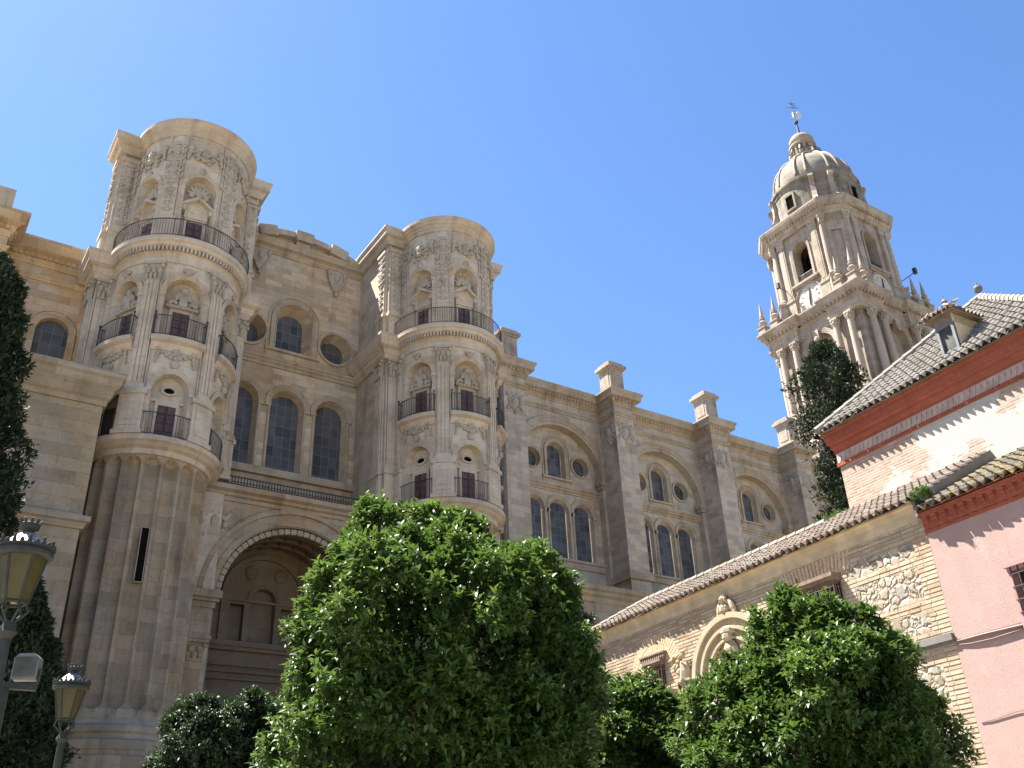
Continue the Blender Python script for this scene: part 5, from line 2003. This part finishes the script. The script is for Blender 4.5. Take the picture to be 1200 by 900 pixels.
def crown(name, cen, rad, mat, parent, off, seed, lobes=30, subs=300, per=28, leaves=8, ll=.10, lw=.045, lobe_r=.36, sub_r=.15, fill=.30, spikes=.04, flat_bottom=None, updir=.5, young=.35, taper=0.0):
    """crown = lobes on an ellipsoid > clumps on the lobes > shoots > leaves; dark gaps stay between the clumps"""
    g = np.random.default_rng(seed)
    cen, rad = np.array(cen, float), np.array(rad, float)
    i = np.arange(lobes) + .5
    ph, th = np.arccos(1 - 2 * i / lobes), PI * (1 + 5 ** .5) * i
    d = np.stack([np.cos(th) * np.sin(ph), np.sin(th) * np.sin(ph), np.cos(ph)], 1)
    d = unit(d + g.normal(0, .18, d.shape))
    lc = d * (1 - lobe_r * .85) * g.uniform(.74, 1.10, (lobes, 1))
    lr = lobe_r * g.uniform(.55, 1.25, lobes)
    # clumps
    n0 = subs * 4
    k = g.integers(0, lobes, n0)
    sd_ = unit(g.normal(0, 1, (n0, 3)) + d[k] * .8)
    p = lc[k] + sd_ * lr[k][:, None]
    inside = np.zeros(n0, bool)
    for j in range(lobes):
        inside |= (np.linalg.norm(p - lc[j], axis=1) < lr[j] * .85) & (k != j)
    p, sd_ = p[~inside][:subs], sd_[~inside][:subs]
    ns = len(p)
    ext = g.uniform(.93, 1.05, (ns, 1))
    sp = g.random(ns) < spikes
    ext[sp] += g.uniform(.03, .10, (sp.sum(), 1))
    p = p * ext
    csz = sub_r * g.uniform(.55, 1.4, ns)
    # shoots in the clumps
    m = np.repeat(np.arange(ns), per)
    n1 = len(m)
    rr = rad.mean()
    o = unit(g.normal(0, 1, (n1, 3)) + sd_[m] * .7) * (g.random((n1, 1)) ** .45) * csz[m][:, None]
    sv = o * np.array([1, 1, .85])
    P1 = cen + p[m] * rad + sv * rr / rr
    N1 = unit(unit(p[m] / rad) * .6 + unit(o) * .7)
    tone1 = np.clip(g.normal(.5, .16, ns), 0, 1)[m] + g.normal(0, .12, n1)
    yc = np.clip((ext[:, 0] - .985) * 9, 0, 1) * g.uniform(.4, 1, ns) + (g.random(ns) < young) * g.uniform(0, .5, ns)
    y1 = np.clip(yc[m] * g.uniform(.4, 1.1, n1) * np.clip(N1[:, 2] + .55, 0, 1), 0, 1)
    # inner foliage that closes the crown
    n2 = int(n1 * fill)
    q = unit(g.normal(0, 1, (n2, 3))) * (g.uniform(.45, .86, (n2, 1)))
    P2 = cen + q * rad
    N2 = unit(q + g.normal(0, .4, (n2, 3)))
    P, N = np.concatenate([P1, P2]), np.concatenate([N1, N2])
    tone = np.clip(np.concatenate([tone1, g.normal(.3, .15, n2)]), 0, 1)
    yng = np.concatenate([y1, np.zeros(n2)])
    zr = np.clip((P[:, 2] - cen[2]) / rad[2], -1, 1.2)
    tf = 1 - taper * np.clip(zr + .3, 0, 1.3)
    P[:, :2] = cen[:2] + (P[:, :2] - cen[:2]) * tf[:, None]
    if flat_bottom is not None:
        ok = P[:, 2] > flat_bottom + g.uniform(-.2, .2, len(P))
        P, N, tone, yng = P[ok], N[ok], tone[ok], yng[ok]
    n_ = len(P)
    ax = unit(N * .8 + np.array([0, 0, updir]) + g.normal(0, .3, (n_, 3)))
    m = leaves
    Pl = np.repeat(P, m, 0); Al = np.repeat(ax, m, 0)
    T1 = unit(np.cross(Al, np.array([.3, .2, 1.]) + g.normal(0, .1, Al.shape))); T2 = np.cross(Al, T1)
    fr = np.tile(np.arange(m) / m, n_)
    ang = np.tile(np.arange(m) * 2.4, n_) + np.repeat(g.uniform(0, 6.28, n_), m)
    stem = np.repeat(g.uniform(.6, 1.5, n_), m) * ll
    rad_d = T1 * np.cos(ang)[:, None] + T2 * np.sin(ang)[:, None]
    La = unit(Al * (.2 + .7 * fr)[:, None] + rad_d * (1.2 - .8 * fr)[:, None] + np.array([0, 0, .02]) + g.normal(0, .2, Al.shape))
    pos = Pl + Al * (fr * stem)[:, None]
    L = ll * g.uniform(.55, 1.25, len(pos)); Wd = lw * g.uniform(.7, 1.2, len(pos))
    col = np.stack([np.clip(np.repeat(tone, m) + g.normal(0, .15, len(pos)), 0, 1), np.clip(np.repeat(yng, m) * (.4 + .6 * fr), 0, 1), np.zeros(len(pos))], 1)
    return leaf_mesh(name, pos, La, np.tile(np.array([0, 0, 1.]), (len(pos), 1)) + g.normal(0, .25, pos.shape), L, Wd, col, mat, parent, off)

def trunk_mesh(base, top, r, mat, parent, off, limbs, seed, reach):
    g = random.Random(seed)
    base, top = Vector(base), Vector(top)
    q = MB()
    k = 8
    pts = [base.lerp(top, i / k) + Vector((g.uniform(-.04, .04), g.uniform(-.04, .04), 0)) * (1 if 0 < i < k else 0) for i in range(k + 1)]
    q.tube(pts, r, 9, [r * (1.25 if i == 0 else 1 - .55 * i / k) for i in range(k + 1)])
    for j in range(limbs):
        t = g.uniform(.45, .95)
        p = base.lerp(top, t)
        a = 2 * PI * j / limbs + g.uniform(-.3, .3)
        e = p + Vector((math.cos(a) * reach[0], math.sin(a) * reach[1], reach[2] * g.uniform(.2, 1.0)))
        m_ = p.lerp(e, .5) + Vector((0, 0, reach[2] * .15))
        q.tube([p, p.lerp(m_, .6), m_, e], r * .4, 6, [r * .5, r * .38, r * .28, r * .08])
    return obj('trunk', q, mat, parent, off=off, smooth=True)

def tree(name, label, cat, base, cen, rad, mat, seed, group=None, tr=.13, **kw):
    t = thing(name, label, cat, base, group)
    trunk_mesh(base, (cen[0], cen[1], cen[2] + rad[2] * .3), tr, M['bark'], t, base, 9, seed, (rad[0] * .7, rad[1] * .7, rad[2] * .6))
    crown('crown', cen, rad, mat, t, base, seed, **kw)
    return t
OG = 'orange trees in the courtyard'
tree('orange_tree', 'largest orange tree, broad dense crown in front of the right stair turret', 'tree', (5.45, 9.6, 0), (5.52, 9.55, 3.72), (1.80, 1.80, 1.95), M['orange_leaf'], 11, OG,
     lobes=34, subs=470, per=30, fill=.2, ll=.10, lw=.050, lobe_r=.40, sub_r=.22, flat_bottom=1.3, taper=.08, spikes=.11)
tree('orange_tree', 'rounded orange tree hiding half of the carved arched doorway', 'tree', (9.35, 7.55, 0), (9.30, 7.52, 3.14), (1.44, 1.44, 1.34), M['orange_leaf'], 112, OG,
     lobes=28, subs=330, per=29, fill=.2, ll=.095, lw=.047, lobe_r=.42, sub_r=.20, flat_bottom=1.3, taper=.22, spikes=.11)
tree('orange_tree', 'smallest orange tree between the two larger ones, below the little barred window', 'tree', (9.1, 10.8, 0), (9.15, 10.75, 3.28), (1.0, 1.0, 1.02), M['orange_leaf'], 13, OG,
     lobes=20, subs=200, per=28, fill=.2, ll=.095, lw=.047, lobe_r=.40, sub_r=.19, flat_bottom=1.3, taper=.2)
tree('evergreen_shrub', 'dark rounded evergreen shrub in front of the portal pier', 'shrub', (5.2, 16.0, 0), (5.18, 16.05, 3.66), (1.08, 1.08, 1.08), M['dark_leaf'], 14, None,
     lobes=24, subs=260, per=20, ll=.11, lw=.045, lobe_r=.36, sub_r=.2, flat_bottom=1.4, young=.1)
tree('evergreen_shrub', 'lighter green shrub behind the dark shrub and the largest orange tree', 'shrub', (6.55, 17.4, 0), (6.5, 17.4, 3.95), (1.0, 1.0, 1.02), M['orange_leaf'], 15, None,
     lobes=22, subs=220, per=20, ll=.11, lw=.045, lobe_r=.36, sub_r=.2, flat_bottom=1.4, young=.15)

def cypress(label, base, h, r, seed, n_shoots, prof, sz=.22, lean=(0, 0), name='cypress', gaps=0.0, lump=.25):
    """columnar conifer built from many small upward sprays"""
    t = thing(name, label, 'tree', base)
    g = np.random.default_rng(seed)
    u = g.random(n_shoots)
    z = u
    R = np.interp(z, [q[0] for q in prof], [q[1] for q in prof]) * r
    th = g.uniform(0, 2 * PI, n_shoots)
    # lumpy outline
    lum = 1 + lump * np.sin(th * 3 + z * 17 + seed) * np.sin(z * 31 + th * 2) + lump * .6 * np.sin(th * 7 - z * 43)
    keepg = np.ones(n_shoots, bool)
    if gaps: keepg = (np.sin(th * 2 + z * 21) * np.sin(z * 33 + seed) + g.normal(0, .3, n_shoots)) > gaps * 2 - 1
    q = R * lum * (1 - .55 * g.random(n_shoots) ** 2)
    P = np.stack([base[0] + q * np.cos(th) + lean[0] * z, base[1] + q * np.sin(th) + lean[1] * z, base[2] + z * h], 1)[keepg]
    th, n_ = th[keepg], keepg.sum()
    ax = unit(np.stack([np.cos(th) * .55, np.sin(th) * .55, np.full(n_, .8)], 1) + g.normal(0, .3, (n_, 3)))
    m = 5
    Pl = np.repeat(P, m, 0) + g.normal(0, sz * .3, (n_ * m, 3)); Al = unit(np.repeat(ax, m, 0) + g.normal(0, .45, (n_ * m, 3)))
    tone = np.clip(g.normal(.4, .25, n_), 0, 1)
    col = np.stack([np.repeat(tone, m), np.repeat((g.random(n_) < .25) * g.random(n_), m), np.zeros(n_ * m)], 1)
    leaf_mesh('crown', Pl, Al, np.tile([0, 0, 1.], (n_ * m, 1)) + g.normal(0, .5, Pl.shape), sz * g.uniform(.6, 1.3, n_ * m), sz * .42 * g.uniform(.6, 1.3, n_ * m), col, M['cypress_leaf'], t, base)
    mb = MB()
    b = Vector(base)
    top = b + Vector((lean[0], lean[1], h * .95))
    mb.tube([b, b.lerp(top, .5), top], .25, 8, [max(.12, r * .16), max(.09, r * .10), .03])
    rg = random.Random(seed)
    for j in range(26):
        tt = rg.uniform(.15, .9)
        a = rg.uniform(0, 6.28)
        rr = float(np.interp(tt, [q_[0] for q_ in prof], [q_[1] for q_ in prof])) * r * .8
        p = b.lerp(top, tt)
        mb.tube([p, p + Vector((math.cos(a) * rr * .6, math.sin(a) * rr * .6, rr * .5)), p + Vector((math.cos(a) * rr, math.sin(a) * rr, rr * 1.1))], .05, 5, [.06, .04, .015])
    obj('trunk', mb, M['bark'], t, off=base, smooth=True)
    return t
cypress('tall dark cypress at the left edge in front of the plain stone block', (.25, 29.9, 0), 20.6, 2.0, 21, 26000,
        [(0, .5), (.12, .8), (.3, .95), (.55, 1.0), (.75, .86), (.88, .62), (.96, .36), (1, .08)], .20)
cypress('low bushy dark cypress behind the near street lamp', (2.75, 25.7, 0), 9.1, 1.6, 22, 20000,
        [(0, .7), (.2, 1.), (.5, .95), (.72, .68), (.88, .42), (1, .06)], .15, lump=.2)
cypress('ragged tall conifer rising behind the tiled church roof, in front of the bell tower', (28.25, 19.35, 0), 20.1, 1.4, 23, 22000,
        [(0, .6), (.5, .9), (.60, .85), (.70, .95), (.78, .82), (.86, .95), (.93, .78), (1, .2)], .14, name='conifer', gaps=.27, lump=.36)
# small plants on roofs and behind the brick range
def weed(label, cen, rad, seed, n_, mat, ll=.07, name='roof_weed'):
    t = thing(name, label, 'plant', (cen[0], cen[1], cen[2] - rad[2]))
    crown('foliage', cen, rad, mat, t, (cen[0], cen[1], cen[2] - rad[2]), seed, lobes=10, subs=max(12, n_ // 12), per=12, leaves=6, ll=ll, lw=ll * .4, lobe_r=.45, sub_r=rad[0] * .35, young=.4)
    return t
p_ = TS(-.22, .18, 8.42)
weed('tuft of bright green weeds growing at the corner of the lichen covered roof', (p_[0], p_[1], p_[2]), (.14, .24, .12), 31, 220, M['orange_leaf'], .05)
p_ = TS(4.75, -3.5, 9.72)
weed('green climbing plant behind the ridge where the brick range meets the church', (p_[0], p_[1], p_[2]), (.5, .75, .55), 32, 900, M['orange_leaf'], .09, 'climbing_plant')
tree('evergreen_tree', 'dark evergreen tree top showing beyond the far gable of the brick building', 'tree', (19.2, 26.2, 0), (19.2, 26.2, 8.6), (1.7, 1.7, 2.0), M['dark_leaf'], 33, None,
     lobes=22, subs=200, per=20, ll=.15, lw=.06, lobe_r=.4, sub_r=.2, young=.1)

# ================================================================== STREET LAMPS AND FLOODLIGHT
M['cast'] = plain('grey_green_cast_iron', (.026, .028, .024), .75, .3, 8, .0, .25)
M['cast_top'] = plain('silvery_lamp_cap', (.22, .22, .21), .45, .15, 8, .4)
m, n, p = new_mat('yellowed_lamp_glass')
tc = nd(n, 'ShaderNodeTexCoord')
c = mixc(n, ramp(n, noise(n, tc.outputs['Object'], 3, 4), (.35, 0.), (.65, 1.)), (0.090, 0.075, 0.024), (0.126, 0.108, 0.039))
n.links.new(c, p.inputs['Base Color']); p.inputs['Roughness'].default_value = .35
tr = nd(n, 'ShaderNodeBsdfTranslucent'); n.links.new(c, tr.inputs[0])
mx = nd(n, 'ShaderNodeMixShader'); mx.inputs[0].default_value = .55
n.links.new(p.outputs[0], mx.inputs[1]); n.links.new(tr.outputs[0], mx.inputs[2])
n.links.new(mx.outputs[0], n.nodes['Material Output'].inputs['Surface'])
M['lampglass'] = m
def make_lamp(loc, label):
    t = thing('street_lamp', label, 'street lamp', loc, 'old lantern street lamps')
    zr = 4.22           # height of the rim
    q = MB()
    q.lathe([(.16, 0), (.16, .25), (.11, .32), (.10, .8), (.075, .9), (.06, 1.2), (.05, 2.9), (.07, 2.95), (.05, 3.0), (.042, 3.55), (.075, 3.6), (.05, 3.66), (.03, 3.7)], n=16)
    obj('post', q, M['cast'], t)
    zb = 3.84
    K = 6
    vt = [(.185 * math.sin(2 * PI * k / K + .3), -.185 * math.cos(2 * PI * k / K + .3), zr) for k in range(K)]
    vb = [(.105 * math.sin(2 * PI * k / K + .3), -.105 * math.cos(2 * PI * k / K + .3), zb) for k in range(K)]
    q = MB()
    for k in range(K):
        q.tube([vt[k], vb[k]], .011, 5)
        q.tube([vt[k], vt[(k + 1) % K]], .012, 5)
        q.tube([vb[k], vb[(k + 1) % K]], .014, 5)
        a = 2 * PI * k / K + .3
        q.tube([(.095 * math.sin(a), -.095 * math.cos(a), zb), (.12 * math.sin(a), -.12 * math.cos(a), zb - .07), (.06 * math.sin(a), -.06 * math.cos(a), zb - .13), (.03 * math.sin(a), -.03 * math.cos(a), zb - .17)], .010, 5)
    fr = obj('lantern_frame', q, M['cast'], t)
    for k in range(K):
        j = (k + 1) % K
        q = MB()
        s_ = .985
        q.add([tuple(x * s_ for x in vb[k][:2]) + (zb,), tuple(x * s_ for x in vb[j][:2]) + (zb,), tuple(x * s_ for x in vt[j][:2]) + (zr,), tuple(x * s_ for x in vt[k][:2]) + (zr,)], [(0, 1, 2, 3)])
        obj('glass_pane', q, M['lampglass'], fr)
    q = MB()
    q.lathe([(.19, zr - .01), (.225, zr + .005), (.23, zr + .03), (.215, zr + .06), (.20, zr + .065), (.10, zr + .07)], n=28)
    cp = obj('canopy_rim', q, M['cast'], t)
    q = MB()
    q.lathe([(.212, zr + .055), (.230, zr + .058), (.230, zr + .075), (.212, zr + .078)], n=28, cap=False)
    for k in range(24):
        a = 2 * PI * k / 24
        q.blob(.222 * math.sin(a), -.222 * math.cos(a), zr + .085, .018, .012, .028)
        if k % 2 == 0: q.blob(.222 * math.sin(a), -.222 * math.cos(a), zr + .12, .014, .012, .022)
    obj('cresting', q, M['cast'], cp)
    q = MB()
    q.lathe([(.20, zr + .06), (.17, zr + .10), (.12, zr + .16), (.07, zr + .20), (.05, zr + .21), (0, zr + .215)], n=24)
    obj('cap', q, M['cast_top'], t, smooth=True)
    q = MB()
    q.lathe([(.05, zr + .20), (.04, zr + .23), (.075, zr + .25), (.08, zr + .29), (.07, zr + .30)], n=16)
    for k in range(10):
        a = 2 * PI * k / 10
        q.tube([(.07 * math.sin(a), -.07 * math.cos(a), zr + .28), (.085 * math.sin(a), -.085 * math.cos(a), zr + .315), (.095 * math.sin(a), -.095 * math.cos(a), zr + .325)], .012, 5, [.014, .010, .006])
    obj('crown_finial', q, M['cast'], t)
    q = MB()
    q.lathe([(.02, zb), (.03, zb + .04), (.025, zb + .16), (.0, zb + .2)], n=10)
    obj('bulb', q, M['cast_top'], t)
    return t
l1 = make_lamp((.84, 8.48, 0), 'near street lamp with yellowed glass at the left edge of the courtyard')
l2 = copy_tree(l1)
l2.location = (2.28, 13.93, 0)
l2['label'] = 'farther street lamp standing before the base of the fluted shaft'
FP = thing('floodlight_pole', 'dark pole with a short crossbar at the lower left corner', 'pole', (.93, 8.75, 0))
q = MB()
q.tube([(.93, 8.75, 0), (.93, 8.75, 3.22)], .045, 8)
obj('post', q, M['cast'], FP, off=(.93, 8.75, 0))
q = MB()
q.box(.62, 1.17, 8.72, 8.78, 3.22, 3.27)
obj('crossbar', q, M['cast'], FP, off=(.93, 8.75, 0))
FL = thing('floodlight', 'grey boxy floodlight with a ribbed back on the pole crossbar', 'floodlight', (1.07, 8.75, 3.27))
FOF = (1.07, 8.75, 3.27)
q = MB()
q.prism([(-.095, .03), (.095, .03), (.095, .20), (.06, .235), (-.06, .235), (-.095, .20)], -.05, .07)
for k in range(7): q.box(-.085 + .026 * k, -.077 + .026 * k, .07, .088, .05, .20)
body = obj('housing', q, plain('grey_painted_metal', (.16, .16, .17), .4, .1, 8, .4), FL)
q = MB(); q.box(-.085, .085, -.058, -.05, .045, .205)
obj('lens', q, M['dusty'], FL)
q = MB()
for sg in (-1, 1): q.tube([(sg * .105, 0, .0), (sg * .105, 0, .12)], .010, 5)
q.tube([(-.105, 0, .006), (.105, 0, .006)], .010, 5)
obj('yoke', q, M['cast'], FL)
FL.rotation_euler = (0, 0, R_(-25))
